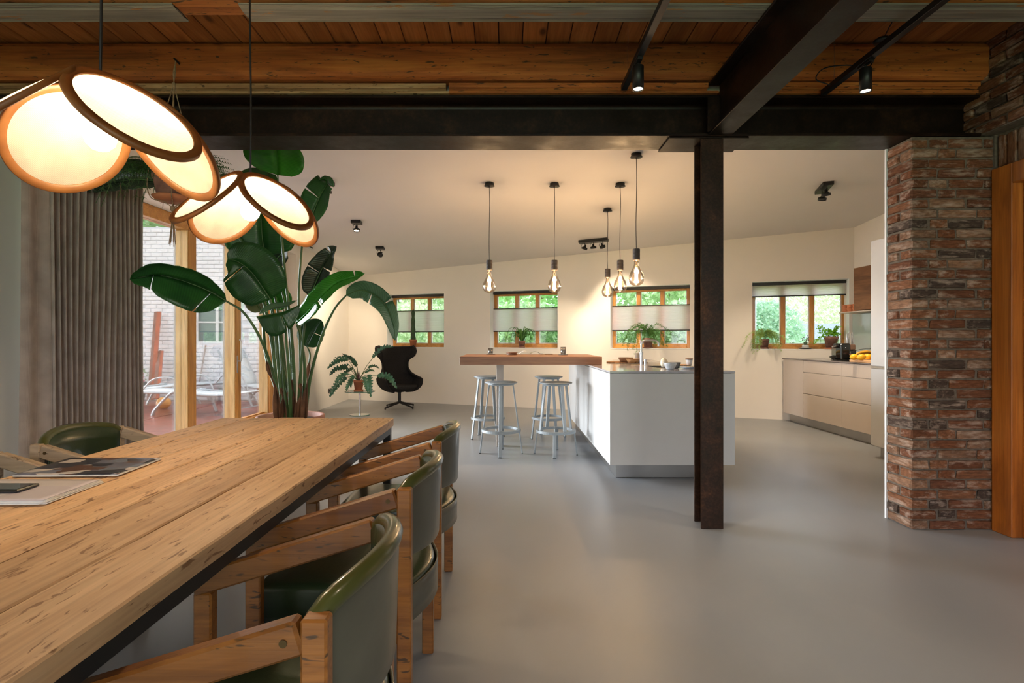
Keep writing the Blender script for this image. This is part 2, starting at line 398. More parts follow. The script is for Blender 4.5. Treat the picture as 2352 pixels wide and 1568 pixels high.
def steel_mat(name='black_steel', k=1.0):
    m, nt, b, out = new_mat(name)
    co = coords(nt)
    n = nd(nt, 'ShaderNodeTexNoise', Scale=5.0, Detail=6.0, Roughness=.7); nt.links.new(co, n.inputs['Vector'])
    n2 = nd(nt, 'ShaderNodeTexNoise', Scale=70.0, Detail=3.0); nt.links.new(co, n2.inputs['Vector'])
    r = ramp(nt, n.outputs['Fac'], [(p, tuple(x * k for x in c)) for p, c in [(.35, (.007, .004, .002)), (.55, (.014, .006, .003)), (.75, (.040, .016, .006))]])
    r2 = ramp(nt, n2.outputs['Fac'], [(.4, .7), (.7, 1.3)])
    nt.links.new(mixc(nt, 1.0, r.outputs[0], r2.outputs[0], 'MULTIPLY'), b.inputs['Base Color'])
    rr = ramp(nt, n.outputs['Fac'], [(.3, .32), (.7, .55)]); nt.links.new(rr.outputs[0], b.inputs['Roughness'])
    b.inputs['Metallic'].default_value = .0; b.inputs['Specular IOR Level'].default_value = .25; bump(nt, b, n2.outputs['Fac'], .15, .002)
    return m
M['steel'] = steel_mat(); M['rust'] = steel_mat('rusty_brown_steel', 2.6)
def floor_mat():
    m, nt, b, out = new_mat('poured_grey_floor')
    co = coords(nt, (1, .55, 1), False)
    n = nd(nt, 'ShaderNodeTexNoise', Scale=1.1, Detail=6.0, Roughness=.6, Distortion=1.0); nt.links.new(co, n.inputs['Vector'])
    r = ramp(nt, n.outputs['Fac'], [(.3, (.225, .24, .258)), (.55, (.25, .264, .28)), (.75, (.28, .292, .306))])
    nt.links.new(r.outputs[0], b.inputs['Base Color'])
    rr = ramp(nt, n.outputs['Fac'], [(.3, .30), (.7, .42)]); nt.links.new(rr.outputs[0], b.inputs['Roughness'])
    n2 = nd(nt, 'ShaderNodeTexNoise', Scale=120.0, Detail=2.0); nt.links.new(co, n2.inputs['Vector']); bump(nt, b, n2.outputs['Fac'], .04, .002)
    return m
M['floor'] = floor_mat()
def brick_mat(name, cols, lime, limecol=(.50, .38, .30)):
    m, nt, b, out = new_mat(name)
    oi = nt.nodes.new('ShaderNodeObjectInfo'); st = [(i / len(cols), c) for i, c in enumerate(cols)]
    base = ramp(nt, oi.outputs['Random'], st); base.color_ramp.interpolation = 'CONSTANT'
    co = coords(nt)
    n = nd(nt, 'ShaderNodeTexNoise', Scale=1.6, Detail=5.0, Roughness=.65); nt.links.new(co, n.inputs['Vector'])
    n2 = nd(nt, 'ShaderNodeTexNoise', Scale=5.0, Detail=6.0); nt.links.new(co, n2.inputs['Vector'])
    v = ramp(nt, n2.outputs['Fac'], [(.35, .55), (.65, 1.15)])
    col = mixc(nt, .8, base.outputs[0], v.outputs[0], 'MULTIPLY')
    l = ramp(nt, n.outputs['Fac'], [(.60 - lime, 0), (.78 - lime * .5, .8)])
    col = mixc(nt, l.outputs[0], col, limecol)
    nt.links.new(col, b.inputs['Base Color']); b.inputs['Roughness'].default_value = .9; b.inputs['Specular IOR Level'].default_value = .2
    bump(nt, b, n2.outputs['Fac'], .6, .006)
    return m
M['brick'] = brick_mat('old_red_brick', [(.18, .070, .033), (.23, .10, .050), (.15, .06, .03), (.075, .05, .038), (.20, .085, .042), (.27, .145, .085), (.16, .065, .035), (.22, .12, .072)], .10)
M['mortar'] = pm('mortar', (.15, .115, .085), .95, 0, .25, 40, bmp=.5)
M['whitebrick'] = pm('whitewashed_brick', (.90, .91, .93), .9, 0, .05, 3, bmp=.2, bscale=40)
M['whitemortar'] = pm('white_mortar', (.66, .69, .72), .9, 0, .05)
M['coral'] = brick_mat('coral_painted_steel', [(.55, .15, .08), (.5, .13, .07)], .02, (.22, .12, .09))
M['tile'] = pm('wet_red_tile', (.34, .095, .06), .28, 0, .35, 5)
def fabric_mat(name, c, weave, rough=.95, trans=0, tc=None, axisv=(1, 1, 1)):
    m, nt, b, out = new_mat(name)
    co = coords(nt, axisv)
    w1 = nd(nt, 'ShaderNodeTexWave', Scale=weave, Distortion=1.5, Detail=2.0); w1.bands_direction = 'X'
    w2 = nd(nt, 'ShaderNodeTexWave', Scale=weave, Distortion=1.5, Detail=2.0); w2.bands_direction = 'Y'
    w3 = nd(nt, 'ShaderNodeTexNoise', Scale=9.0, Detail=4.0)
    for w in (w1, w2, w3): nt.links.new(co, w.inputs['Vector'])
    r1 = ramp(nt, w1.outputs['Fac'], [(0, .88), (1, 1.05)]); r2 = ramp(nt, w2.outputs['Fac'], [(0, .88), (1, 1.05)]); r3 = ramp(nt, w3.outputs['Fac'], [(.3, .8), (.7, 1.08)])
    col = mixc(nt, 1.0, mixc(nt, 1.0, mixc(nt, 1.0, c, r1.outputs[0], 'MULTIPLY'), r2.outputs[0], 'MULTIPLY'), r3.outputs[0], 'MULTIPLY')
    nt.links.new(col, b.inputs['Base Color']); b.inputs['Roughness'].default_value = rough; b.inputs['Specular IOR Level'].default_value = .15
    if trans:
        tr = nt.nodes.new('ShaderNodeBsdfTranslucent'); mx = nt.nodes.new('ShaderNodeMixShader'); mx.inputs[0].default_value = trans
        c2 = mixc(nt, 1.0, col, tc, 'MULTIPLY'); nt.links.new(c2, tr.inputs['Color'])
        nt.links.new(b.outputs[0], mx.inputs[1]); nt.links.new(tr.outputs[0], mx.inputs[2]); nt.links.new(mx.outputs[0], out.inputs['Surface'])
    return m
M['curtain'] = fabric_mat('taupe_curtain', (.44, .37, .33), 160)
M['shade'] = fabric_mat('linen_shade', (.86, .78, .66), 110, trans=.62, tc=(1.0, .97, .90))
M['veneer'] = pm('thin_wood_veneer', (.30, .13, .035), .5, 0, .15, 8)
def veneer_mat():
    m, nt, b, out = new_mat('lit_wood_veneer')
    b.inputs['Base Color'].default_value = (.20, .075, .018, 1); b.inputs['Roughness'].default_value = .5
    co = coords(nt, (1, 1, 1)); n = nd(nt, 'ShaderNodeTexNoise', Scale=14.0, Detail=3.0); nt.links.new(co, n.inputs['Vector'])
    r = ramp(nt, n.outputs['Fac'], [(.3, (.13, .045, .010)), (.7, (.22, .085, .02))]); nt.links.new(r.outputs[0], b.inputs['Base Color'])
    tr = nt.nodes.new('ShaderNodeBsdfTranslucent'); tr.inputs['Color'].default_value = (.55, .24, .05, 1)
    mx = nt.nodes.new('ShaderNodeMixShader'); mx.inputs[0].default_value = .12
    nt.links.new(b.outputs[0], mx.inputs[1]); nt.links.new(tr.outputs[0], mx.inputs[2]); nt.links.new(mx.outputs[0], out.inputs['Surface'])
    return m
M['rimwood'] = veneer_mat()
def blind_mat():
    m, nt, b, out = new_mat('pleated_blind_fabric')
    b.inputs['Base Color'].default_value = (.66, .64, .66, 1); b.inputs['Roughness'].default_value = .9
    co = coords(nt, (1, 1, 1)); n = nd(nt, 'ShaderNodeTexNoise', Scale=60.0); nt.links.new(co, n.inputs['Vector'])
    r = ramp(nt, n.outputs['Fac'], [(.3, (.62, .60, .62)), (.7, (.70, .68, .70))]); nt.links.new(r.outputs[0], b.inputs['Base Color'])
    tr = nt.nodes.new('ShaderNodeBsdfTranslucent'); tr.inputs['Color'].default_value = (1.0, .91, .98, 1)
    mx = nt.nodes.new('ShaderNodeMixShader'); mx.inputs[0].default_value = .85
    nt.links.new(b.outputs[0], mx.inputs[1]); nt.links.new(tr.outputs[0], mx.inputs[2]); nt.links.new(mx.outputs[0], out.inputs['Surface'])
    return m
M['blind'] = blind_mat()
def flaking_mat():
    m, nt, b, out = new_mat('flaking_grey_paint')
    co = coords(nt, (2.0, 10, 10)); n = nd(nt, 'ShaderNodeTexNoise', Scale=1.6, Detail=6.0, Roughness=.65); nt.links.new(co, n.inputs['Vector'])
    co2 = coords(nt, (1, 30, 30)); n2 = nd(nt, 'ShaderNodeTexNoise', Scale=2.0, Detail=3.0); nt.links.new(co2, n2.inputs['Vector'])
    a = ramp(nt, n2.outputs['Fac'], [(.3, (.15, .13, .11)), (.7, (.27, .24, .20))])
    k = ramp(nt, n.outputs['Fac'], [(.62, 0), (.64, 1)]); k2 = ramp(nt, n.outputs['Fac'], [(.24, 1), (.3, 0)])
    col = mixc(nt, k.outputs[0], a.outputs[0], (.30, .15, .06)); col = mixc(nt, k2.outputs[0], col, (.13, .17, .17))
    nt.links.new(col, b.inputs['Base Color']); b.inputs['Roughness'].default_value = .75; bump(nt, b, n.outputs['Fac'], .4, .004)
    return m
M['flaking'] = flaking_mat()
def mag_mat(name, cols, scale):
    m, nt, b, out = new_mat(name)
    co = coords(nt, (1, 1.5, 1)); v = nd(nt, 'ShaderNodeTexVoronoi', Scale=scale); v.distance = 'CHEBYCHEV'; nt.links.new(co, v.inputs['Vector'])
    sp = nt.nodes.new('ShaderNodeSeparateColor'); nt.links.new(v.outputs['Color'], sp.inputs[0])
    r = ramp(nt, sp.outputs[0], [(i / len(cols), c) for i, c in enumerate(cols)]); r.color_ramp.interpolation = 'CONSTANT'
    nt.links.new(r.outputs[0], b.inputs['Base Color']); b.inputs['Roughness'].default_value = .25
    return m
M['mag1'] = mag_mat('magazine_cover_interior_photo', [(.02, .02, .03), (.14, .15, .19), (.09, .04, .025), (.03, .03, .04), (.45, .40, .38), (.12, .12, .16)], 16)
M['mag2'] = mag_mat('magazine_cover_pale', [(.50, .45, .48), (.56, .50, .53), (.60, .56, .58), (.50, .10, .24), (.58, .54, .54), (.52, .47, .5), (.40, .28, .25), (.55, .5, .5), (.50, .45, .48), (.56, .50, .53), (.60, .56, .58), (.58, .54, .54), (.52, .47, .5), (.55, .5, .5)], 5)

# ---------------------------------------------------------------- the setting
WD = Vector((8.22, -3.11, 0)).normalized(); WN = Vector((3.11, 8.22, 0)).normalized()
WP0 = Vector((-3.20, 10.773, 0))
def wp(u, v, z): p = WP0 + WD * u + WN * v; return Vector((p.x, p.y, z))
def wu(px):      # distance along the back wall that a column of the view meets
    a = (px - CX) / F; n = WP0; return (a * n.y - n.x) / (WD.x - a * WD.y)
def CZ(X, Y): return 2.489 + .008 * (X + 3.14) - .0867 * (Y - 10.75)
def on_ceiling(px, py):
    Y = (2.489 + .008 * 3.14 + .0867 * 10.75 - H) / ((CY - py) / F + .0867 - .008 * (px - CX) / F)
    X = (px - CX) * Y / F; return Vector((X, Y, CZ(X, Y)))
def struct(o): o['kind'] = 'structure'; return o

fl = MB(); e = wp(8.75, 0.3, 0); f0 = wp(-.4, 0.3, 0)
fl.hexa([(-3.62, -3.1, -.12), (5.3, -3.1, -.12), (5.3, 7.85, -.12), (f0.x, f0.y, -.12), (-3.62, -3.1, 0), (5.3, -3.1, 0), (5.3, 7.85, 0), (f0.x, f0.y, 0)])
struct(fl.build('floor', M['floor']))

# back wall with four window openings
def prism_wall(mb, u0, u1, z0, z1, v0=0, v1=.30, top=False):
    pts = [wp(u0, v0, z0), wp(u1, v0, z0), wp(u1, v1, z0), wp(u0, v1, z0)]
    if top: t = [Vector((p.x, p.y, CZ(p.x, p.y) + .02)) for p in pts]
    else: t = [Vector((p.x, p.y, z1)) for p in pts]
    mb.hexa(pts + t)
WIN = [(wu(889), wu(1020)), (wu(1125), wu(1281)), (wu(1401.5), wu(1585)), (wu(1727.5), wu(1951))]
WZ0, WZ1 = 1.052, 2.09
wb_ = MB(); edges = [-.35] + [q for w in WIN for q in w] + [8.95]
for i in range(0, len(edges), 2): prism_wall(wb_, edges[i], edges[i + 1], 0, 0, top=True)
for u0, u1 in WIN:
    prism_wall(wb_, u0, u1, 0, WZ0); prism_wall(wb_, u0, u1, WZ1, 0, top=True)
struct(wb_.build('wall_back', M['wall']))

# left wall: piece beyond the doors, lintel, near piece
def wall_box(name, x0, x1, y0, y1, z0, z1, mat='wall'):
    return struct(MB().box(x0, x1, y0, y1, z0, z1).build(name, M[mat]))
lw = MB()
def lbox(y0, y1, z0, ceil=True, z1=0):
    x0, x1 = -3.55, -3.20
    b = [(x0, y0, z0), (x1, y0, z0), (x1, y1, z0), (x0, y1, z0)]
    lw.hexa(b + [(x, y, (CZ(x, y) + .02) if ceil else z1) for x, y, _ in b])
lbox(8.08, 10.9, 0); lbox(3.6, 8.08, 2.50); lbox(3.6, 3.75, 0)
lw.box(-3.55, -3.28, -3.1, 3.6, 0, 3.1)
struct(lw.build('wall_left', M['wall']))
# wall above the steel beam, between timber ceiling and extension
wall_box('wall_upper', -3.55, 3.4, 3.46, 3.56, 2.742, 3.2)
wall_box('wall_kitchen_right', 5.02, 5.3, 3.6, 7.95, 0, 3.25)
wall_box('wall_kitchen_front', 2.66, 5.3, 3.565, 3.66, 0, 3.25)
wall_box('wall_rear', -3.55, -2.6, -3.1, -2.95, 0, 3.1)
# rear wall around wide opening added behind the camera to let sky light in
rw = MB(); rw.box(3.0, 3.5, -3.1, -2.95, 0, 3.1); rw.box(-2.6, 3.0, -3.1, -2.95, 2.8, 3.1); struct(rw.build('wall_rear', M['wall']))
# ceilings
cs = MB(); P = [(-3.6, 3.45), (5.3, 3.45), (5.3, 8.1), (-3.6, 11.3)]
cs.hexa([(x, y, CZ(x, y)) for x, y in P] + [(x, y, CZ(x, y) + .12) for x, y in P])
struct(cs.build('ceiling', M['ceil']))
tc_ = struct(MB().box(-3.55, 3.5, -3.1, 3.5, 3.068, 3.15).build('ceiling', M['darkgap']))
x = -3.55; k = 0; rb = random.Random(3)
while x < 3.3:
    w = .146; b = MB().box(x + .0025, x + w - .0025, -3.0, 3.46, 3.046 + rb.uniform(0, .004), 3.068, .004)
    b.build('board', M['board'], tc_); x += w

# right side: brick pillar, brick wall with door
BR = []
for i in range(6):
    mb = MB(); mb.box(-.5, .5, -.5, .5, -.5, .5, .07)
    rj = random.Random(i); vv = []
    for p in mb.v: vv.append(Vector((p.x + rj.uniform(-.018, .018), p.y + rj.uniform(-.03, .03), p.z + rj.uniform(-.06, .06))))
    me = bpy.data.meshes.new('brick'); me.from_pydata([tuple(p) for p in vv], [], mb.f); me.materials.append(M['brick']); BR.append(me)
rbk = random.Random(11)
def brick(parent, c, sx, sy, sz, wob=1):
    o = bpy.data.objects.new('brick', rbk.choice(BR)); C.objects.link(o); o.parent = parent
    c = Vector(c) + Vector((rbk.uniform(-.002, .002), rbk.uniform(-.002, .002), rbk.uniform(-.0015, .0015)))
    o.location = c - W[parent.name]; o.scale = (sx, sy, sz)
    o.rotation_euler = (rbk.uniform(-.01, .01), rbk.uniform(-.008, .008), rbk.uniform(-.006, .006)) if wob else (0, 0, 0)
    return o
PX0, PX1, PY0, PY1 = 2.549, 3.075, 3.342, 3.562
pil = thing('brick_pillar', 'old red brick pillar with lime-stained left face at the end of the steel beam', 'pillar', ((PX0 + PX1) / 2, (PY0 + PY1) / 2, 0))
MB().box(PX0 + .012, PX1, PY0 + .012, PY1, 0, 2.474).build('mortar', M['mortar'], pil)
MB().box(PX0 - .004, PX0 + .010, PY1 - .001, PY1 + .012, 0, 2.474).build('corner_bead', M['white'], pil)
pitch = .0632; row = 0; z = .004
while z + .053 < 2.476:
    zc = z + .026
    full = row % 2 == 0    # left face: one long brick, or two headers
    if full:   # stretcher along Y showing its header on the front face
        brick(pil, (PX0 + .055, (PY0 + PY1) / 2, zc), .110, PY1 - PY0, .053)
        xs = PX0 + .110 + .011; seq = [.225, .215] if row % 4 == 0 else [.108, .215, .1]
    else:
        brick(pil, (PX0 + .082, PY0 + .052, zc), .164, .104, .053)
        brick(pil, (PX0 + .082, PY1 - .052, zc), .164, .104, .053)
        xs = PX0 + .164 + .011; seq = [.104, .235] if row % 4 == 1 else [.235, .11]
    for w in seq:
        w2 = min(w, PX1 - .006 - xs)
        if w2 > .03: brick(pil, (xs + w2 / 2, PY0 + .052, zc), w2, .104, .053)
        xs += w + .011
    if PX1 - xs > .03: brick(pil, ((xs + PX1 - .006) / 2, PY0 + .052, zc), PX1 - .006 - xs, .104, .053)
    z += pitch; row += 1
# right wall
wr_ = struct(MB().box(3.10, 3.5, 1.95, 3.35, 2.262, 2.485).box(3.0, 3.5, 1.95, 3.56, 2.485, 3.09).box(3.09, 3.5, -3.1, 2.0, 0, 3.09).box(3.075, 3.5, 3.345, 3.56, 0, 2.485).build('wall_right', M['mortar']))
y = 3.33
while y > 2.05:
    brick(wr_, (3.13, y - .026, 2.372), .10, .053, .198); y -= .0645
for r_ in range(9):
    z = 2.492 + r_ * pitch; y = 3.50 - (0 if r_ % 2 else .11)
    if r_ % 2 == 0: brick(wr_, (3.03, 3.50 - .05, z + .026), .1, .1, .053)
    while y > 2.1:
        brick(wr_, (3.03, y - .105, z + .026), .10, .208, .053); y -= .22
# warm orange wooden door in the right wall
d4 = struct(thing('door_4', 'orange-brown wooden door and frame beside the brick pillar', None, (3.1, 2.75, 0)))
dj = MB(); dj.box(3.045, 3.2, 3.20, 3.335, 0, 2.262, .004); dj.box(3.045, 3.2, 2.0, 2.13, 0, 2.262, .004); dj.build('door_jamb', M['doorwood'], d4)
MB().box(3.045, 3.2, 2.13, 3.20, 2.14, 2.262, .004).build('door_head', M['doorwood'], d4)
MB().box(3.11, 3.2, 3.145, 3.2, 0, 2.14, .004).build('door_stop', M['doorwood'], d4)
MB().box(3.135, 3.19, 2.135, 3.13, .01, 2.13, .003).build('door_leaf', M['doorwood'], d4)

# ---------------------------------------------------------------- steel
def ibeam(name, axis, c0, c1, pos, z0, z1, w, tf, tw, label, parts=None):
    t = thing(name, label, 'beam', ((c0 + c1) / 2 if axis == 'x' else pos, pos if axis == 'x' else (c0 + c1) / 2, z0))
    def bx(a0, a1, b0, b1, zz0, zz1, nm, c=.003):
        mb = MB()
        if axis == 'x': mb.box(a0, a1, b0, b1, zz0, zz1, c)
        else: mb.box(b0, b1, a0, a1, zz0, zz1, c)
        return mb.build(nm, M['steel'], t)
    bx(c0, c1, pos - w / 2, pos + w / 2, z0, z0 + tf, 'bottom_flange')
    bx(c0, c1, pos - w / 2, pos + w / 2, z1 - tf, z1, 'top_flange')
    bx(c0, c1, pos - tw / 2, pos + tw / 2, z0 + tf, z1 - tf, 'web', 0)
    return t
sb = ibeam('steel_beam', 'x', -3.28, 2.99, 3.468, 2.478, 2.738, .255, .018, .012, 'long black steel I-beam spanning the whole opening to the brick pillar')
# fillets of the rolled section
for zz, s_ in ((2.496, 1), (2.72, -1)):
    m_ = MB(); r_ = .024
    pts = [(r_ - r_ * math.sin(a), s_ * (r_ - r_ * math.cos(a))) for a in [i * PI / 8 for i in range(5)]]
    v = []
    for X in (-3.28, 2.99):
        for a, b in pts: v.append((X, 3.462 - a if True else 0, zz + b))
    n = len(pts); m_.add(v, [(i, i + 1, n + i + 1, n + i) for i in range(n - 1)], True); m_.build('root_fillet', M['steel'], sb)
MB().box(1.03, 1.53, 3.35, 3.60, 2.466, 2.477, .001).build('cap_plate', M['steel'], sb)
# filled upper flange lip seen as a shiny roll line
gi = ibeam('steel_girder', 'y', -2.9, 3.335, 1.343, 2.482, 2.806, .148, .016, .010, 'black steel girder running from the column toward the camera under the timbers')
MB().bar((1.343, 3.337, 2.50), (1.343, 3.337, 2.72), .16, .006, (0, -1, 0)).build('end_plate', M['steel'], gi)
col = thing('steel_column', 'rusty dark steel H-section column standing in front of the white island', 'column', (1.301, 3.42, 0))
MB().box(1.231, 1.371, 3.353, 3.366, .002, 2.466, .002).build('front_flange', M['rust'], col)
MB().box(1.236, 1.376, 3.487, 3.50, .002, 2.466, .002).build('back_flange', M['rust'], col)
MB().box(1.297, 1.305, 3.366, 3.487, .002, 2.466).build('web', M['rust'], col)

# ---------------------------------------------------------------- timbers
def rough_beam(name, x0, x1, y0, y1, z0, z1, mat, parent=None, seed=1, amp=.006, nseg=70, wedge=0):
    rj = random.Random(seed); off = rj.uniform(0, 50)
    ring = []; ny, nz = 4, 6
    for j in range(nz): ring.append((0, j / nz))
    for j in range(ny): ring.append((j / ny, 1))
    for j in range(nz): ring.append((1, 1 - j / nz))
    for j in range(ny): ring.append((1 - j / ny, 0))
    n = len(ring); v = []
    for i in range(nseg + 1):
        X = x0 + (x1 - x0) * i / nseg
        for a, b in ring:
            edge = (a in (0, 1)) and (b in (0, 1))
            q = noise.noise(Vector((X * 1.1 + off, a * 3, b * 3))) * amp + noise.noise(Vector((X * 7 + off, a * 6, b * 6))) * amp * .5
            ca = .012 if edge else 0
            k = .010 * max(0, noise.noise(Vector((X * 3 + off, a * 9, b * 9)))) if edge else 0
            ya = y0 + (y1 - y0) * a + q + (ca + k) * (1 if a == 0 else -1) * (1 if edge else 0)
            zb = z0 + (z1 - z0) * b + q * .6 + (ca + k) * (1 if b == 0 else -1) * (1 if edge else 0)
            v.append((X, ya, zb))
    f = [(i * n + k, (i + 1) * n + k, (i + 1) * n + (k + 1) % n, i * n + (k + 1) % n) for i in range(nseg) for k in range(n)]
    f += [tuple(range(n)), tuple(nseg * n + k for k in range(n))[::-1]]
    o = MB().add(v, f, False).build(name, M[mat], parent); return o
t1 = rough_beam('timber_beam', -3.27, 2.985, 3.28, 3.44, 2.818, 3.042, 'timber', None, 5)
tag(t1, 'big orange-brown timber beam lying just above the black steel beam', 'beam')
t2 = thing('timber_beam', 'timber beam at the top edge with grey flaking paint on its underside', 'beam', (0, 2.63, 2.81))
rough_beam('core', -3.27, 3.02, 2.575, 2.705, 2.828, 3.042, 'timber', t2, 9)
for a, b in ((-3.26, -1.62), (-1.30, 3.0)):
    rough_beam('painted_board', a, b, 2.572, 2.708, 2.812, 2.828, 'flaking', t2, 12, .002)
t3 = rough_beam('timber_beam', -3.27, 3.02, 1.88, 2.03, 2.818, 3.042, 'timber', None, 15)
tag(t3, 'timber beam over the dining table just out of view above the lamps', 'beam')
pk = thing('packing_strip', 'thin pale timber strips lying between the black steel beam and the big timber', 'timber', (-.5, 3.4, 2.74))
rough_beam('strip', -3.27, -.36, 3.345, 3.45, 2.742, 2.765, 'packing', pk, 3, .001)
rough_beam('strip', -3.27, -.38, 3.335, 3.44, 2.766, 2.812, 'packing', pk, 4, .002)
rough_beam('strip', -.36, 1.336, 3.34, 3.44, 2.742, 2.765, 'timber', pk, 6, .001)
rough_beam('strip', -.36, 1.265, 3.325, 3.44, 2.766, 2.811, 'timber', pk, 7, .003)
rough_beam('strip', 1.35, 2.97, 3.34, 3.45, 2.742, 2.772, 'timber', pk, 8, .001)
rough_beam('strip', 1.42, 2.97, 3.325, 3.44, 2.775, 2.812, 'timber', pk, 10, .002)

# ---------------------------------------------------------------- windows on the back wall
def wbox(mb, u0, u1, v0, v1, z0, z1, c=0):
    Mx = Matrix(((WD.x, WN.x, 0, WP0.x), (WD.y, WN.y, 0, WP0.y), (0, 0, 1, 0), (0, 0, 0, 1)))
    return mb.box(u0, u1, v0, v1, z0, z1, c, Mx)
blind_lab = ['grey pleated blind across the middle of the window behind the wing chair', 'grey pleated blind across the window behind the wooden bar', 'grey pleated blind across the window behind the tap, next to the bulbs', 'pleated blind pulled to the top of the right kitchen window']
for i, (u0, u1) in enumerate(WIN):
    w = struct(thing('window_%d' % (i + 1), None, None, tuple(wp((u0 + u1) / 2, .2, WZ0))))
    V0, V1 = .215, .275; fw = .055
    fr = MB(); wbox(fr, u0, u0 + fw, V0, V1, WZ0, WZ1, .004); wbox(fr, u1 - fw, u1, V0, V1, WZ0, WZ1, .004)
    fr.build('side_frame', M['pine'], w)
    fh = MB(); wbox(fh, u0 + fw, u1 - fw, V0, V1, WZ0, WZ0 + .085, .004); wbox(fh, u0 + fw, u1 - fw, V0, V1, WZ1 - .08, WZ1, .004)
    fh.build('window_rail', M['pine_h'], w)
    n = 3; inner = u1 - u0 - 2 * fw; mw = .062
    for k in (1, 2):
        uc = u0 + fw + inner * k / 3
        m_ = MB(); wbox(m_, uc - mw / 2, uc + mw / 2, V0 - .008, V1, WZ0 + .085, WZ1 - .08, .004); m_.build('mullion', M['pine'], w)
    for k in range(3):
        a = u0 + fw + inner * k / 3 + (mw / 2 if k else 0) ; b = u0 + fw + inner * (k + 1) / 3 - (mw / 2 if k < 2 else 0)
        g = MB(); wbox(g, a + .001, b - .001, V0 + .03, V0 + .036, WZ0 + .085, WZ1 - .08); gp = g.build('pane', M['glass'], w)
        s_ = MB()
        for (q0, q1, r0, r1) in ((a, a + .014, WZ0 + .086, WZ1 - .081), (b - .014, b, WZ0 + .086, WZ1 - .081)): wbox(s_, q0, q1, V0 + .037, V1 - .002, r0, r1)
        wbox(s_, a + .014, b - .014, V0 + .037, V1 - .002, WZ0 + .086, WZ0 + .1)
        s_.build('glazing_bead', M['white'], gp)
    # white lining of the reveal and sill
    lv = MB(); wbox(lv, u0, u0 + .004, .002, V0, WZ0 + .012, WZ1 - .004); wbox(lv, u1 - .004, u1, .002, V0, WZ0 + .012, WZ1 - .004); wbox(lv, u0, u1, .002, V0, WZ1 - .004, WZ1); lv.build('reveal', M['reveal'], w)
    sl = MB(); wbox(sl, u0, u1, -.004, V0, WZ0, WZ0 + .012, .002); sl.build('window_sill', M['reveal'], w)
    # blind
    bl = thing('pleated_blind', blind_lab[i], 'blind', tuple(wp((u0 + u1) / 2, .17, WZ1 - .3)))
    m_ = MB(); wbox(m_, u0 + .006, u1 - .006, .145, .185, WZ1 - .05, WZ1 - .006, .004); m_.build('headrail', M['railblack'], bl)
    zt, zb = (WZ1 - .052, WZ1 - .21) if i == 3 else (WZ1 - .325, WZ1 - .72)
    if i < 3:
        m_ = MB(); wbox(m_, u0 + .008, u1 - .008, .152, .178, zt, zt + .016, .003); m_.build('top_rail', M['railblack'], bl)
    m_ = MB(); wbox(m_, u0 + .008, u1 - .008, .152, .178, zb - .018, zb, .003); m_.build('bottom_rail', M['railblack'], bl)
    npl = int((zt - zb) / .011); v = []; 
    for side, vo in ((0, .158), (1, .172)):
        for j in range(2 * npl + 1):
            z = zb + (zt - zb) * j / (2 * npl); o_ = (.004 if j % 2 else 0) * (-1 if side == 0 else 1)
            v += [wp(u0 + .01, vo + o_, z), wp(u1 - .01, vo + o_, z)]
    n_ = 2 * npl + 1; f = [(s0 + 2 * j, s0 + 2 * j + 1, s0 + 2 * j + 3, s0 + 2 * j + 2) for s0 in (0,) for j in range(n_ - 1)]
    MB().add(v, f).build('shade', M['blind'], bl)
    for uc in (u0 + .02, u1 - .02):
        m_ = MB(); m_.cyl(wp(uc, .165, WZ0 + .14 if i < 3 else zb), wp(uc, .165, WZ1 - .04), .0012, n=5); m_.build('cord', M['railblack'], bl)

# ---------------------------------------------------------------- glazed sliding doors on the left
DX0, DX1 = -3.555, -3.43
ys = [3.75, 4.74, 5.73, 6.72, 7.65]
for i in range(3):
    a, b = (ys[i + 1], ys[i + 2]); top = 2.50
    d = struct(thing('door_%d' % (i + 1), ['glazed pine door leaf beside the curtain', 'glazed pine door leaf in the middle', 'glazed pine door leaf with a steel pull handle'][i], None, (-3.5, (a + b) / 2, 0)))
    st = .14
    MB().box(DX0, -3.447, a + .003, a + st, 0, 2.38, .004).build('stile', M['pine_pale'], d)
    MB().box(-3.447, -3.425, a, a + st, 0, 2.38, .004).build('stile_face', M['pine'], d)  # thin strip added to keep the room side browner than the daylit sides
    MB().box(DX0, DX1, b - .02, b, 0, 2.38, .004).build('stile', M['pine_pale'], d)
    MB().box(DX0 - .02, DX0, a - .02, a + .03, .1, 2.38, .002).build('stile_cover', M['alu'], d)
    MB().box(DX0, DX1, a + st, b - .02, 0, .155, .004).build('bottom_rail', M['pine_h'], d)
    MB().box(DX0, DX1, a, b, 2.38, top, .004).build('top_rail', M['pine_h'], d)
    MB().box(-3.50, -3.494, a + st, b - .02, .155, 2.38).build('pane', M['glass'], d)
    MB().box(-3.49, -3.47, a + st, b - .02, .155, .170, .002).build('glazing_bead', M['pine_h'], d)
    if i == 2:
        h = MB(); h.tube([(-3.43, a + .045, .93), (-3.38, a + .045, .93), (-3.38, a + .045, .945), (-3.38, a + .045, 1.18), (-3.385, a + .045, 1.195), (-3.40, a + .045, 1.20)], .009, 8)
        hh = h.build('door_handle', M['steelbr'], d)
        MB().box(-3.43, -3.422, a + .03, a + .06, .78, 1.0, .002).build('lock_plate', M['steelbr'], hh)
fd = struct(thing('door_5', 'fixed pine door leaf behind the curtain', None, (-3.5, 4.3, 0)))
MB().box(DX0, DX1, 3.75, 4.74, 2.38, 2.50, .004).build('top_rail', M['pine_h'], fd)
MB().box(DX0, DX1, 3.75, 3.85, 0, 2.38, .004).build('stile', M['pine'], fd)
MB().box(DX0, DX1, 3.85, 4.74, 0, .155, .004).build('bottom_rail', M['pine_h'], fd)
MB().box(-3.50, -3.494, 3.85, 4.74, .155, 2.38).build('pane', M['glass'], fd)
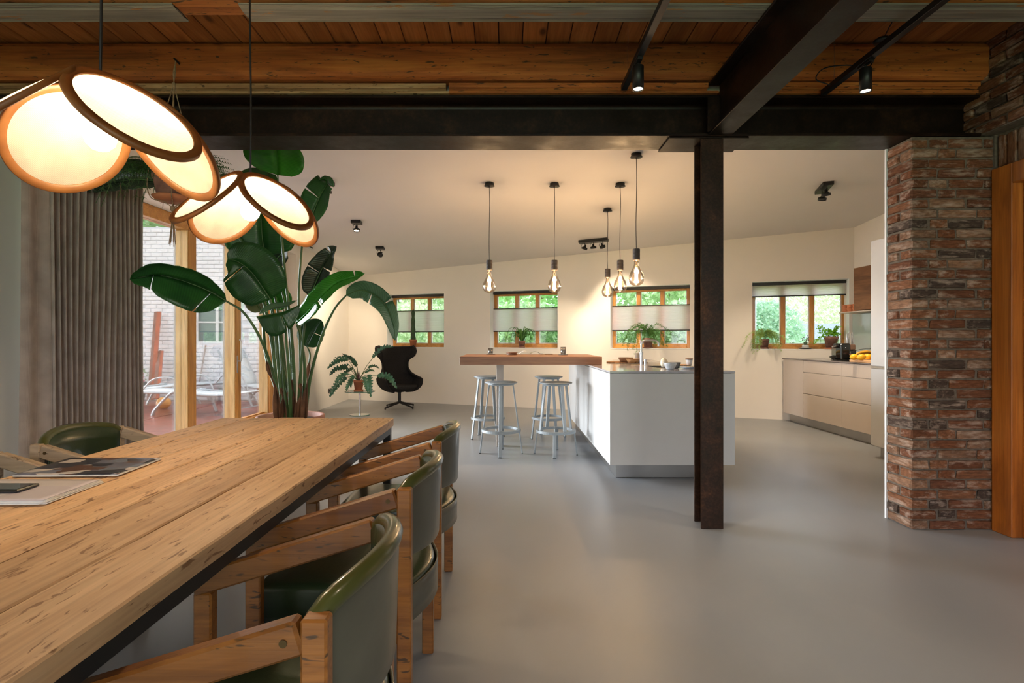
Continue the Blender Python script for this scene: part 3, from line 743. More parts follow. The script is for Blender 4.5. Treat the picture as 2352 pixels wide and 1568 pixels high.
t_ = struct(MB().box(-3.555, -3.40, 7.65, 7.93, 0, 2.50, .004).build('trim_1', M['pine']))
struct(MB().box(-3.555, -3.47, 7.93, 8.08, 0, 2.50, .004).build('trim_2', M['pine_pale']))
struct(MB().box(-3.45, -3.425, 3.75, 8.08, 2.50, 2.545, .003).build('trim_3', M['railblack']))
ct = thing('curtain_track', 'thin black curtain track high on the wall over the glazed doors', 'curtain rail', (-3.1, 6, 2.67))
MB().tube([(-3.1, 3.62, 2.67), (-3.1, 8.5, 2.67)], .011, 8).build('rod', M['blackmetal'], ct)
for y in (4.2, 5.6, 7.0, 8.3): MB().box(-3.195, -3.095, y - .012, y + .012, 2.665, 2.695, .002).build('bracket', M['blackmetal'], ct)

# curtain
def cur(u, v):
    y = 3.385 + u * 1.14
    if u < .2: a = .018; ph = u * 40
    else: a = .040; ph = 8 + (u - .2) * 128
    a *= (.75 + .25 * v) ; z = .012 + 2.645 * v
    return (-3.11 + a * math.sin(ph) + .008 * math.sin(y * 9 + v * 3), y + .012 * math.cos(ph * 1.0) * (1 if u > .2 else 0) + .01 * math.sin(v * 2.2 + u * 9), z)
cu = MB().grid(cur, 420, 14).build('curtain', M['curtain']); solid(cu, .003)
tag(cu, 'long taupe pleated curtain drawn aside at the left of the glazed doors', 'curtain')
ou = thing('wall_socket', 'small dark double socket low on the left wall behind the side table', 'socket', (-3.2, 9.6, .26))
MB().box(-3.2, -3.186, 9.54, 9.70, .245, .325, .004).build('cover_plate', M['blackplastic'], ou)
for y in (9.58, 9.66): MB().lathe([(.022, 0), (.022, .004), (.016, .004), (.015, .001), (0, .001)], n=14, M=Matrix.Translation((-3.186, y, .285)) @ Matrix.Rotation(PI / 2, 4, 'Y')).build('outlet', M['darkgap'], ou)

# ---------------------------------------------------------------- dining table
tb = thing('dining_table', 'long dining table of reclaimed planks on a black steel frame', 'table', (-1.13, 1.65, 0))
TX = [-1.62, -1.457, -1.295, -1.147, -1.007, -.821, -.6376]; TY0, TY1 = .28, 3.03
def plank(x0, x1, y0, y1, z0, z1, seed):
    rj = random.Random(seed); off = rj.uniform(0, 90); n = 60; v = []
    c = .004
    for i in range(n + 1):
        y = y0 + (y1 - y0) * i / n
        e0 = noise.noise(Vector((off, y * 4, 0))) * .0035 + noise.noise(Vector((off, y * 14, 3))) * .0015
        e1 = noise.noise(Vector((off + 9, y * 4, 0))) * .0035 + noise.noise(Vector((off + 9, y * 14, 3))) * .0015
        h = noise.noise(Vector((off + 4, y * 1.5, 0))) * .0015
        v += [(x0 + e0, y, z0), (x0 + e0, y, z1 - c + h), (x0 + c + e0, y, z1 + h), (x1 - c + e1, y, z1 + h), (x1 + e1, y, z1 - c + h), (x1 + e1, y, z0)]
    m = 6; f = [(i * m + k, i * m + (k + 1) % m, (i + 1) * m + (k + 1) % m, (i + 1) * m + k) for i in range(n) for k in range(m)]
    f += [tuple(range(m))[::-1], tuple(n * m + k for k in range(m))]
    return MB().add(v, f)
rt = random.Random(4)
for i in range(6):
    g = .0035
    plank(TX[i] + g, TX[i + 1] - g, TY0 + rt.uniform(-.004, .004), TY1 + rt.uniform(-.005, .004), .706, .75 + rt.uniform(-.001, .001), i + 3).build('plank', M['table'], tb)
FX0, FX1 = -1.605, -.652
for x in (FX0, FX1 - .04): MB().box(x, x + .04, TY0 + .02, TY1 - .012, .664, .704, .002).build('frame_rail', M['tablesteel'], tb)
for y in (TY0 + .02, TY1 - .052, 1.6): MB().box(FX0 + .04, FX1 - .04, y, y + .04, .666, .703, .002).build('cross_rail', M['tablesteel'], tb)
for x in (FX0, FX1 - .04):
    for y in (TY0 + .02, TY1 - .052): MB().box(x, x + .04, y, y + .04, 0, .664, .002).build('leg', M['tablesteel'], tb)

# ---------------------------------------------------------------- dining chairs (rear posts at x=0, front toward -x)
def make_chair(label, woodmat):
    t = thing('dining_chair', label, 'chair', (0, 0, 0), 'green leather dining armchairs around the table')
    wm = M[woodmat]
    for s in (-1, 1):
        y0, y1 = s * .25, s * .218
        MB().box(-.020, .022, y0, y1, 0, .757, .004).build('leg', wm, t)
        MB().box(-.462, -.418, y0, y1, 0, .575, .004).build('leg', wm, t)
        a = MB(); yc = (y0 + y1) / 2
        # sloping arm as a bevelled bar, butted against the rear post
        p0 = Vector((-.4665, yc, .592)); p1 = Vector((-.021, yc, .7285))
        a.bar(p1, p0, .034, .056, (0, 0, 1), .005); arm = a.build('arm', wm, t)
        b = MB(); yo = y0 + s * .001
        for bx, bz in ((-.045, .722), (-.44, .60)):
            b = MB(); b.cyl((bx, y0 - s * .002, bz), (bx, y0 + s * .003, bz), .0065, n=12); b.build('bolt', M['brass'], arm)
        MB().box(-.02, .02, s * .214, s * .218, .33, .37).box(-.45, -.43, s * .214, s * .218, .33, .37).build('bracket', M['blackmetal'], t)
        MB().box(-.42, -.021, s * .235 - .011, s * .235 + .011, .30, .335, .003).build('side_rail', wm, t)
    # seat: thick leather-wrapped cushion bulging at the back
    def seat_outline(k, n=14):
        pts = [(-.452, -.212), (-.452, .212)]
        out = []
        for i in range(n + 1):
            a = -1 + 2 * i / n; out.append((.005 + .050 * math.cos(a * PI / 2), .205 * -a))
        return pts + out
    ol = seat_outline(0); n = len(ol); v = []
    prof = [(.018, .340), (.004, .346), (0, .362), (0, .440), (.004, .452), (.018, .459), (.05, .462)]
    cx = -.19
    for ins, z in prof:
        for x, y in ol:
            L = math.hypot(x - cx, y); q = (L - ins) / L
            sag = -.012 * (1 - min(1, abs(x - cx) / .26)) if z > .455 else 0
            v.append((cx + (x - cx) * q, y * q, z + (.0 if x < 0 else .0)))
    v.append((cx, 0, .452)); m = len(prof)
    f = [(i * n + k, i * n + (k + 1) % n, (i + 1) * n + (k + 1) % n, (i + 1) * n + k) for i in range(m - 1) for k in range(n)]
    f += [((m - 1) * n + k, (m - 1) * n + (k + 1) % n, m * n) for k in range(n)] + [tuple(range(n))[::-1]]
    f = [q[::-1] for q in f]
    so = MB().add(v, f, True).build('seat', M['leather'], t); weld(so)
    # seat back wrap (grey-green side panel behind)
    def wrap(u, v_):
        a = -1 + 2 * u; return (.006 + .056 * math.cos(a * PI / 2), .209 * a, .345 + .105 * v_)
    wo_ = MB().grid(wrap, 18, 3).build('seat_back_panel', M['leatherback'], t); solid(wo_, .004, 1)
    # backrest shell
    def shell(u, v_):
        a = -1 + 2 * u; bul = math.cos(a * PI / 2) ** .8
        z0 = .545 - .01 * bul; z1 = .735 + .045 * bul ** .5
        return (.004 + .066 * bul + .008 * v_ * bul, .216 * a, z0 + (z1 - z0) * v_)
    sh = MB().grid(shell, 24, 6, flip=False).build('backrest', M['leatherback'], t)
    m_ = sh.modifiers.new('thickness', 'SOLIDIFY'); m_.thickness = .026; m_.offset = -1
    m_ = sh.modifiers.new('edge', 'BEVEL'); m_.width = .006; m_.segments = 2
    # inner upholstery
    def inner(u, v_):
        p = shell(u, v_); return (p[0] - .028, p[1] * .96, p[2])
    io = MB().grid(inner, 24, 4, flip=True).build('back_cushion', M['leather'], t); solid(io, .006, 0)
    top = [Vector(shell(i / 24, 1)) + Vector((-.012, 0, .004)) for i in range(25)]
    ro = MB().tube(top, .0195, 10).build('backrest_rim', M['leatherrim'], t)
    return t
RX = -.300
ch = make_chair('worn oak dining armchair with green leather nearest the camera', 'oak')
CY_ = [1.072, 1.797, 2.515]
cc = [ch, copy_tree(ch), copy_tree(ch)]
lb = [ch['label'], 'middle oak dining armchair of the three on the right side of the table', 'oak dining armchair furthest from the camera, right side of the table']
for c, y, l in zip(cc, CY_, lb): place(c, (RX, y, 0), 0, l)
chl = make_chair('pale weathered armchair with curved green leather back in front of the curtain', 'grey_oak')
chl2 = copy_tree(chl)
place(chl, (-1.965, 2.46, 0), PI, chl['label']); place(chl2, (-1.99, 1.835, 0), PI, 'pale weathered armchair at the left edge, only its arm showing above the table')
for c in (chl, chl2): c['group'] = 'pale wood armchairs on the left side of the table'

# ---------------------------------------------------------------- magazines and phone
def magazine(x0, x1, y0, y1, z, n, mat, label, seed, skew=.0):
    t = thing('magazine', label, 'magazine', ((x0 + x1) / 2, (y0 + y1) / 2, z), 'magazines on the dining table'); rj = random.Random(seed)
    def sheet(zz, dx, dy, nm, mt, th):
        def g(u, v):
            x = x0 + dx + (x1 - x0) * u + skew * v; y = y0 + dy + (y1 - y0) * v
            zc = zz + .004 * (u ** 2) * (1 - v) * .6 + .0008 * noise.noise(Vector((u * 4, v * 4, zz * 200 + seed)))
            return (x, y, zc)
        o = MB().grid(g, 16, 10, flip=False).build(nm, M[mt], t); solid(o, th, -1); return o
    for i in range(n): sheet(z + .0012 + i * .0021, rj.uniform(-.006, .006), rj.uniform(-.006, .006), 'pages', 'paper', .0016)
    sheet(z + .0012 + n * .0021, 0, 0, 'cover', mat, .0008)
    return t
magazine(-1.585, -1.25, 1.705, 1.955, .752, 3, 'mag1', 'dark covered magazine lying flat on the table nearest the weathered armchair', 1, -.02)
magazine(-1.60, -1.232, 1.41, 1.635, .752, 5, 'mag2', 'pale crumpled magazine stack under the black phone at the left edge', 2, -.015)
ph = thing('phone', 'black smartphone lying on the pale magazines at the left edge', 'phone', (-1.42, 1.52, .766))
MB().box(-1.515, -1.362, 1.478, 1.552, .7665, .7745, .003).build('phone_case', M['blackplastic'], ph)
MB().box(-1.508, -1.369, 1.484, 1.546, .7746, .7752).build('screen', pm('phone_screen', (.015, .02, .02), .05, coat=1), ph)

# ---------------------------------------------------------------- petal pendant lamps
def petal_lamp(label, x, y, ztop, rot, ceilz, power):
    t = thing('pendant_lamp', label, 'lamp', (x, y, ztop), 'petal pendant lamps over the dining table')
    MB().tube(spline([(x, y, ztop - .02), (x + .003, y, ztop + .3), (x - .002, y, ztop + .7), (x, y, ceilz)], 14), .0038, 7).build('cord', M['blackmetal'], t)
    MB().lathe([(0, .035), (.012, .03), (.026, .01), (.028, -.03), (.022, -.06)], (x, y, ztop - .03), 20).build('lamp_holder', M['rimwood'], t)
    th = R(47); A, B = .178, .158
    for k in range(4):
        az = R(rot + 90 * k)
        D = Vector((math.cos(az) * math.cos(th), math.sin(az) * math.cos(th), -math.sin(th))); S = Vector((-math.sin(az), math.cos(az), 0)); N = S.cross(D) * -1
        if N.z < 0: N = -N
        lift = .004 + (.004 if k % 2 else 0)
        cen = Vector((x, y, ztop - .137)) + Vector((D.x, D.y, 0)).normalized() * .183 + N * lift
        def P(r, a, o=0): return cen + D * (A * r * math.cos(a)) + S * (B * r * math.sin(a)) + N * (.014 * (1 - r * r) + o)
        n = 56; v = [P(0, 0)]; uv = [(.5, .5)]; f = []
        rings = [.25, .5, .7, .86]
        for r in rings:
            for q in range(n): v.append(P(r, 2 * PI * q / n)); uv.append((r, q / n))
        f += [(0, 1 + q, 1 + (q + 1) % n) for q in range(n)]
        for i in range(3): f += [(1 + i * n + q, 1 + (i + 1) * n + q, 1 + (i + 1) * n + (q + 1) % n, 1 + i * n + (q + 1) % n) for q in range(n)]
        pe = MB().add(v, f, True).build('lamp_shade', M['shade'], t)
        m_ = MB(); prof = [(.855, .001), (.86, .006), (.93, .007), (.985, .009), (1.0, .004), (1.0, -.003), (.985, -.006), (.93, -.004), (.86, -.004), (.855, -.001)]
        vv = []; np_ = len(prof)
        for q in range(n):
            for r, o in prof: vv.append(P(r, 2 * PI * q / n, o))
        ff = [(q * np_ + i, q * np_ + (i + 1) % np_, ((q + 1) % n) * np_ + (i + 1) % np_, ((q + 1) % n) * np_ + i) for q in range(n) for i in range(np_)]
        ri = MB().add(vv, ff, True).build('shade_rim', M['rimwood'], pe); weld(ri)
    bz = ztop - .155
    b = MB().lathe([(0, -.04), (.02, -.035), (.034, -.02), (.04, 0), (.034, .02), (.02, .036), (.014, .05), (.014, .07)], (x, y, bz), 24).build('bulb', M['bulb'], t)
    MB().cyl((x, y, bz + .07), (x, y, ztop - .06), .016).build('socket', M['rimwood'], t)
    l = lamp('POINT', 'lamp_light', (x, y, bz), power, (1.0, .78, .50), shadow_soft_size=.045)
    b.visible_shadow = True
    return t
petal_lamp('petal lamp of four round linen discs at the upper left, nearest the camera', -1.13, 1.478, 1.912, -29, 2.81, 27)
petal_lamp('petal lamp of four round linen discs in front of the tall plant', -1.128, 2.34, 1.912, -31, 2.81, 27)

# ---------------------------------------------------------------- island, bar, stools
ist = thing('kitchen_island', 'large white kitchen island with thin grey worktop behind the steel column', 'kitchen island', (1.39, 5.9, 0))
IX0, IX1, IY0, IY1 = .866, 1.911, 4.44, 7.36
MB().box(IX0 + .085, IX1 - .085, IY0 + .17, IY1 - .05, 0.002, .150, .002).build('plinth', M['plinth'], ist)
MB().box(IX0 + .02, IX1 - .02, IY0 + .02, IY1 - .02, .150, .918).build('carcass', M['darkgap'], ist)
MB().box(IX0, IX1, IY0, IY0 + .019, .149, .916, .001).build('end_panel', M['island'], ist)
ye = [4.46, 5.62, 6.50, 7.36]
for i in range(3): MB().box(IX0, IX0 + .019, ye[i] + .0015, ye[i + 1] - .0015, .149, .916, .001).build('side_panel', M['island'], ist)
for i in range(3): MB().box(IX1 - .019, IX1, ye[i] + .0015, ye[i + 1] - .0015, .149, .916, .001).build('side_panel', M['island'], ist)
# worktop with sink hole
SX0, SX1, SY0, SY1 = 1.42, 1.80, 4.98, 5.38
wk = MB(); z0, z1 = .921, .935
wk.box(IX0 - .002, SX0, IY0 - .002, IY1, z0, z1); wk.box(SX1, IX1 + .002, IY0 - .002, IY1, z0, z1); wk.box(SX0, SX1, IY0 - .002, SY0, z0, z1); wk.box(SX0, SX1, SY1, IY1, z0, z1)
wk.build('worktop', M['countertop'], ist)
sk = MB(); sk.box(SX0, SX1, SY0, SY1, .75, .752); 
for a in ((SX0, SX0 + .002, SY0, SY1), (SX1 - .002, SX1, SY0, SY1), (SX0, SX1, SY0, SY0 + .002), (SX0, SX1, SY1 - .002, SY1)): sk.box(*a, .752, .934)
sk.build('sink', M['sinksteel'], ist)
# tap
tp = thing('kitchen_tap', 'brushed steel square-arched kitchen tap on the island', 'tap', tuple(at_z(1473, 838.5, .935)))
tx, ty, _ = tp.location
T0 = Vector((tx, ty, .936))
MB().cyl(T0, T0 + Vector((0, 0, .125)), .0165, n=24).build('tap_body', M['steelbr'], tp)
arc = [T0 + Vector(p) for p in ((0, 0, .12), (0, 0, .21), (.004, 0, .232), (.018, 0, .25), (.04, 0, .256), (.12, 0, .256), (.15, 0, .254), (.17, 0, .243), (.178, 0, .225), (.179, 0, .195))]
MB().tube(arc, .0095, 14).build('spout', M['steelbr'], tp)
MB().cyl(T0 + Vector((0, 0, .112)), T0 + Vector((0, 0, .135)), .0185, n=24).build('collar', M['steelbr'], tp)
MB().cyl(T0 + Vector((.035, -.02, 0)), T0 + Vector((.035, -.02, .062)), .0135, n=20).build('lever_post', M['steelbr'], tp)
MB().cyl(T0 + Vector((.035, -.02, .052)), T0 + Vector((.105, -.02, .052)), .003, n=8).build('lever', M['steelbr'], tp)
MB().cyl(T0 + Vector((-.012, .0, .21)), T0 + Vector((-.013, .0, .262)), .0025, n=8).build('spray_lever', M['steelbr'], tp)

# bar
bt = thing('bar_table', 'thick reddish walnut bar top resting on the island and one pale post', 'bar table', (.25, 6.0, 0))
MB().box(-.488, 1.0, 5.55, 6.55, .9365, 1.022, .0015).build('bar_top', M['bar'], bt)
MB().box(-.112, -.032, 5.95, 6.05, .002, .936, .002).build('leg', M['greige'], bt)

def make_stool(lab, rot_up, rot_lo):
    t = thing('bar_stool', lab, 'stool', (0, 0, 0), 'pale grey metal bar stools under the bar top')
    MB().lathe([(0, .742), (.166, .742), (.172, .747), (.1725, .752), (.168, .756), (.10, .752), (0, .751)], n=40).build('seat', M['stool'], t)
    MB().lathe([(.13, .724), (.14, .726), (.14, .742), (0, .742)], n=32).build('seat_plate', M['stool'], t)
    r = MB(); ro_, ri_ = .208, .172
    r.lathe([(ri_, .235), (ro_, .235), (ro_, .262), (ri_, .262), (ri_, .235)], n=44, smooth=False); r.build('foot_ring', M['stool'], t)
    for k in range(4):
        a = R(rot_up + 90 * k); c, s = math.cos(a), math.sin(a)
        MB().bar((.185 * c, .185 * s, .262), (.125 * c, .125 * s, .728), .034, .014, (c, s, 0), .002).build('leg', M['stool'], t)
        a = R(rot_lo + 90 * k); c, s = math.cos(a), math.sin(a)
        l = MB().bar((.222 * c, .222 * s, .006), (.193 * c, .193 * s, .236), .034, .014, (c, s, 0), .002).build('leg', M['stool'], t)
        MB().bar((.2225 * c, .2225 * s, .0), (.222 * c, .222 * s, .007), .036, .017, (c, s, 0)).build('foot_cap', M['blackplastic'], l)
    return t
place(make_stool('pale grey bar stool nearest the camera on the left, in front of the bar post', -92, -92), (-.055, 5.60, 0))
place(make_stool('pale grey bar stool nearest the camera beside the island', -65, -98), (.517, 5.56, 0))
place(make_stool('pale grey bar stool at the far left behind the bar post', -60, -58), (-.225, 6.50, 0))
place(make_stool('pale grey bar stool at the far side beside the island', -30, -70), (.517, 6.50, 0))

# ---------------------------------------------------------------- bulb pendants
def bulb_pendant(px, py, label, zsock):
    c = on_ceiling(px, py); x, y, zc = c; zc -= .002
    t = thing('bulb_pendant', label, 'lamp', (x, y, zc), 'bulb pendants in the kitchen')
    MB().lathe([(0, 0), (.05, 0), (.05, -.018), (.058, -.03), (.058, -.034), (.012, -.034), (.008, -.045), (0, -.045)][::-1], (x, y, zc), 28).build('ceiling_rose', M['blackmetal'], t)
    MB().tube(spline([(x, y, zc - .04), (x + .004, y, (zc + zsock) / 2 + .2), (x - .003, y, (zc + zsock) / 2 - .2), (x, y, zsock)], 12), .0035, 6).build('cord', M['blackmetal'], t)
    MB().lathe([(.006, .012), (.033, .010), (.035, .004), (.035, -.028), (.0335, -.030), (.035, -.032), (.035, -.06), (.0335, -.062), (.035, -.064), (.035, -.098), (.03, -.103), (0, -.103)][::-1], (x, y, zsock), 24).build('lamp_holder', M['socketbrown'], t)
    b0 = zsock - .103
    pr = [(.021, 0), (.0215, -.035), (.026, -.055), (.040, -.085), (.058, -.118), (.070, -.150), (.074, -.175), (.070, -.205), (.055, -.230), (.032, -.243), (.008, -.248), (0, -.250)]
    g = MB().lathe(pr[::-1], (x, y, b0), 32).build('glass_bulb', M['amber_glass'], t)
    fil = MB()
    for k in range(6):
        a = 2 * PI * k / 6; c_, s_ = math.cos(a), math.sin(a)
        fil.cyl((x + .010 * c_, y + .010 * s_, b0 - .075), (x + .014 * c_, y + .014 * s_, b0 - .205), .0022, n=6)
    fo = fil.build('filament', M['filament'], g); fo['kind'] = 'stuff'
    MB().cyl((x, y, b0), (x, y, b0 - .07), .006, .004, 10).build('glass_stem', M['amber_glass'], g)
    lamp('POINT', 'filament_light', (x, y, b0 - .14), 9, WARM, shadow_soft_size=.03)
    return t
for px, py, sy, lab in ((1124, 420, 597, 'bulb pendant at the far left over the bar'), (1273.5, 421, 597, 'bulb pendant over the right part of the bar'),
                   (1424.5, 421, 597, 'bulb pendant in the middle of the group of three over the island'), (1395.5, 479, 617, 'smallest looking bulb pendant, furthest away over the island'),
                   (1461.5, 353, 571, 'largest looking bulb pendant, nearest over the island')):
    c = on_ceiling(px, py); bulb_pendant(px, py, lab, H + (CY - sy) * c.y / F - .012)

# ---------------------------------------------------------------- ceiling spot fixtures
def spot_head(t, p, aim, r=.045):
    aim = Vector(aim).normalized(); q = aim.to_track_quat('-Z', 'Y').to_matrix().to_4x4(); Mx = Matrix.Translation(p) @ q
    MB().lathe([(r * .82, -.012), (r, -.014), (r * 1.02, 0), (r, .014), (r * .75, .018), (r * .35, .032), (r * .30, .060), (0, .062)], n=24, M=Mx, cap=False).build('spot_head', M['blackmetal'], t)
    MB().lathe([(0, -.004), (r * .80, -.006), (r * .80, -.003), (0, -.001)], n=20, M=Mx).build('spot_lens', M['spotlens'], t)
def ceiling_spot(label, px, py, heads, direction, power, cone=80, size=(.13, .11)):
    c = on_ceiling(px, py); d = Vector(direction).normalized(); n = len(heads); L = size[0] if n == 1 else .15 * n
    t = thing('ceiling_spot', label, 'spotlight', tuple(c))
    e = Vector((-d.y, d.x, 0)); sl = .0867
    Mx = Matrix(((d.x, e.x, 0, c.x), (d.y, e.y, 0, c.y), (-sl * d.y, -sl * e.y, 1, c.z - .025), (0, 0, 0, 1)))
    MB().box(-L / 2, L / 2, -size[1] / 2, size[1] / 2, -.018, .024, .003, Mx).build('base_box', M['blackmetal'], t)
    for i, aim in enumerate(heads):
        o = (i - (n - 1) / 2) * .14; p = Mx @ Vector((o, 0, -.10))
        MB().tube([Mx @ Vector((o, .0, -.018)), Mx @ Vector((o + .012, 0, -.05)), p + Vector((0, 0, .04))], .006, 8).build('bracket', M['blackmetal'], t)
        MB().tube(spline([Mx @ Vector((o - .02, 0, -.018)), Mx @ Vector((o - .045, 0, -.045)), Mx @ Vector((o - .05, 0, -.085)), p + Vector((-.03, 0, .01))], 8), .003, 6).build('spot_cable', M['blackmetal'], t)
        spot_head(t, p, aim)
        if power: lamp('SPOT', 'spot_light', p + Vector(aim).normalized() * .03, power, (1.0, .80, .56), target=p + Vector(aim) * 2, spot_size=R(cone), spot_blend=.6, shadow_soft_size=.05)
    return t
ceiling_spot('single black ceiling spot partly behind the upper leaf of the tall plant', 752, 415, [(0, .1, -1)], (1, 0, 0), 60)
ceiling_spot('single black ceiling spot pointing straight at the floor, middle of the left ceiling', 819, 507, [(.05, -.1, -1)], (1, 0, 0), 60)
ceiling_spot('single black ceiling spot turned to the left corner above the wing chair', 873, 567, [(-.75, .8, -.75)], (1, 0, 0), 110, 70)
ceiling_spot('black triple ceiling spot bar beside the group of bulb pendants', 1363, 550, [(-.3, .3, -1), (.1, .2, -1), (.4, .5, -1)], WD, 45)
ceiling_spot('black double ceiling spot over the kitchen worktop at the right', 1893, 427, [(.2, .1, -1), (.1, .5, -1)], (.25, 1, 0), 60)

# ---------------------------------------------------------------- track lights
def track(label, xe, ye, z, ys_, power):
    t = thing('track_light', label, 'track light', (xe, (ye + .4) / 2, z))
    MB().box(xe - .018, xe + .018, .3, ye, z, z + .034, .002).build('track', M['blackmetal'], t)
    MB().box(xe - .019, xe + .019, ye, ye + .004, z - .001, z + .035).build('end_cap', M['blackmetal'], t)
    for y in (ye - .1, 1.95, .9): MB().cyl((xe, y, z + .034), (xe, y, 3.045 if not (1.88 < y < 2.03) else 2.82), .001, n=5).build('wire', M['steelbr'], t)
    for y in ys_:
        MB().box(xe - .014, xe + .014, y - .05, y + .05, z - .014, z, .002).build('adapter', M['blackmetal'], t)
        MB().cyl((xe, y, z - .032), (xe, y, z - .012), .007).build('pivot', M['blackmetal'], t)
        MB().lathe([(.026, -.126), (.0305, -.128), (.0305, -.004), (.028, 0), (0, 0)], (xe, y, z - .030), 28, cap=False).build('spot_head', M['blackmetal'], t)
        MB().lathe([(0, -.121), (.026, -.121), (.026, -.119), (0, -.119)], (xe, y, z - .030), 20).build('spot_lens', M['spotlens'], t)
        lamp('SPOT', 'track_spot_light', (xe, y, z - .165), power, (1.0, .80, .56), target=(xe + .05, y, 0), spot_size=R(75), spot_blend=.7, shadow_soft_size=.03)
    return t
track('black ceiling track with one cylinder spot, left of the steel girder', .722, 3.25, 2.722, [2.91, .7], 28)
t2_ = track('black ceiling track with one cylinder spot, right of the steel girder, with looped cable', 1.975, 3.30, 2.716, [2.92, .7], 28)
cb = [(2.16, 2.86, 3.045), (2.15, 2.98, 2.95), (2.17, 3.06, 2.92), (2.13, 3.10, 2.80), (2.05, 3.06, 2.745), (1.97, 3.04, 2.765), (1.87, 3.12, 2.79), (1.86, 3.19, 2.76), (1.95, 3.2, 2.73)]
MB().tube(spline(cb, 40), .0035, 6).build('feed_cable', M['blackmetal'], t2_)
MB().lathe([(0, 0), (.04, .002), (.045, .012), (.03, .026), (0, .028)], (2.17, 3.06, 2.905), 18, sx=1.2).build('junction_box', M['blackmetal'], t2_)

# ---------------------------------------------------------------- wing chair
wc = thing('wing_chair', 'charcoal wool swivel wing chair under the left window', 'armchair', (0, 0, 0))
LV = [ # z, half width, forward reach, back y, roundness
 (.285, .10, .16, .06), (.30, .20, .34, .03), (.34, .27, .44, -.01), (.40, .325, .49, -.03), (.46, .35, .50, -.045), (.515, .355, .49, -.055),
 (.545, .33, .36, -.062), (.60, .27, .22, -.07), (.70, .235, .105, -.085), (.80, .24, .105, -.10), (.87, .27, .18, -.115), (.92, .32, .31, -.13), (1.00, .345, .34, -.145), (1.07, .345, .30, -.155), (1.105, .33, .22, -.16)]
def wing(u, v):
    k = v * (len(LV) - 1); i = min(int(k), len(LV) - 2); t = k - i
    a, b = LV[i], LV[i + 1]; z, w, f, y0 = [a[q] * (1 - t) + b[q] * t for q in range(4)]
    s = -1 + 2 * u; g = abs(s)
    # path: back centre to side to front
    if g < .5:
        ang = g / .5 * PI / 2; x = w * math.sin(ang) ** .8; yy = .10 * (1 - math.cos(ang)) if True else 0
    else:
        tt = (g - .5) / .5; x = w * (1 - .06 * tt * tt); yy = .10 + (f - .10) * tt
    top = .02 * math.cos(s * PI / 2) * (-1 if z > 1.0 else 0)
    return (x * (1 if s > 0 else -1), -y0 - .02 - yy + .0, z + (top if z > 1.0 else 0))
sh = MB().grid(wing, 40, 42).build('shell', M['wool'], wc); solid(sh, .035, 0); subd(sh, 1)
MB().lathe([(0, .30), (.22, .31), (.28, .35), (.30, .385), (.285, .405), (.20, .41), (0, .405)], (0, -.28, 0), 32, sy=.85).build('seat_cushion', M['wool'], wc)
MB().lathe([(.03, .27), (.05, .275), (.16, .295), (.20, .31), (0, .31)], (0, -.22, 0), 24).build('seat_base', M['wool'], wc)
MB().cyl((0, -.22, .09), (0, -.22, .275), .026).build('column', M['blackmetal'], wc)
for k in range(4):
    a = R(20 + 90 * k); c, s = math.cos(a), math.sin(a)
    MB().tube([(0, -.22, .10), (.1 * c, -.22 + .1 * s, .075), (.34 * c, -.22 + .34 * s, .022)], [.024, .019, .013], 8).build('leg', M['blackmetal'], wc)
    MB().cyl((.33 * c, -.22 + .33 * s, 0), (.33 * c, -.22 + .33 * s, .015), .013).build('foot', M['blackmetal'], wc)
place(wc, (-2.02, 9.62, 0), R(34))

# ---------------------------------------------------------------- plants
def blade(mid, w, nrm, fold=.25, tears=(), prof=None, n=26, m=5, roll=(0, 0), rip=.0012, seed=1, droop=(0, 0)):
    ps = spline(mid, n); nrm = Vector(nrm).normalized(); mb = MB(); rj = random.Random(seed)
    fr = []
    for i, p in enumerate(ps):
        T = (ps[min(i + 1, n)] - ps[max(0, i - 1)]).normalized(); S = T.cross(nrm).normalized(); N = S.cross(T).normalized(); fr.append((p, T, S, N))
    def sample(t):
        k = max(0, min(t, 1)) * n; i = min(int(k), n - 1); q = k - i
        a, b = fr[i], fr[i + 1]; return [a[j].lerp(b[j], q) for j in range(4)]
    if prof is None: prof = lambda t: max(0, math.sin(PI * min(1, t ** .62))) ** .62 * (1 if t < .97 else .8)
    for side in (-1, 1):
        bs = [0] + sorted(t for s, t in tears if s == side) + [1]
        fl_ = fold if not isinstance(fold, tuple) else fold[0 if side < 0 else 1]
        dr = droop[0 if side < 0 else 1]
        for a, b in zip(bs, bs[1:]):
            k = max(2, int(n * (b - a))); dz = rj.uniform(-.006, .006)
            g0 = .012 if a > 0 else 0; g1 = .012 if b < 1 else 0
            def fn(u, v):
                t = a + (b - a) * u
                t2 = t + v * (g0 * (1 - u) - g1 * u)
                p, T, S, N = sample(t2); d = w * prof(t) * v
                ang = fl_ + dr * v
                q = p + S * side * d * math.cos(ang) + N * d * math.sin(ang) + T * d * .15
                q += N * (rip * math.sin(t * 90) * v + .006 * min(1, w * 8) * noise.noise(q * 9) + .010 * min(1, w * 6) * v * noise.noise(q * 22) + dz * v)
                return q
            mb.grid(fn, k, m, flip=(side < 0))
            nv = (k + 1) * (m + 1); base = len(mb.v) - nv
            for i in range(k + 1):
                for j in range(m + 1): mb.uv[base + i * (m + 1) + j] = (a + (b - a) * i / k + .001 + .10 * j / m, .001 + j / m)
    return mb
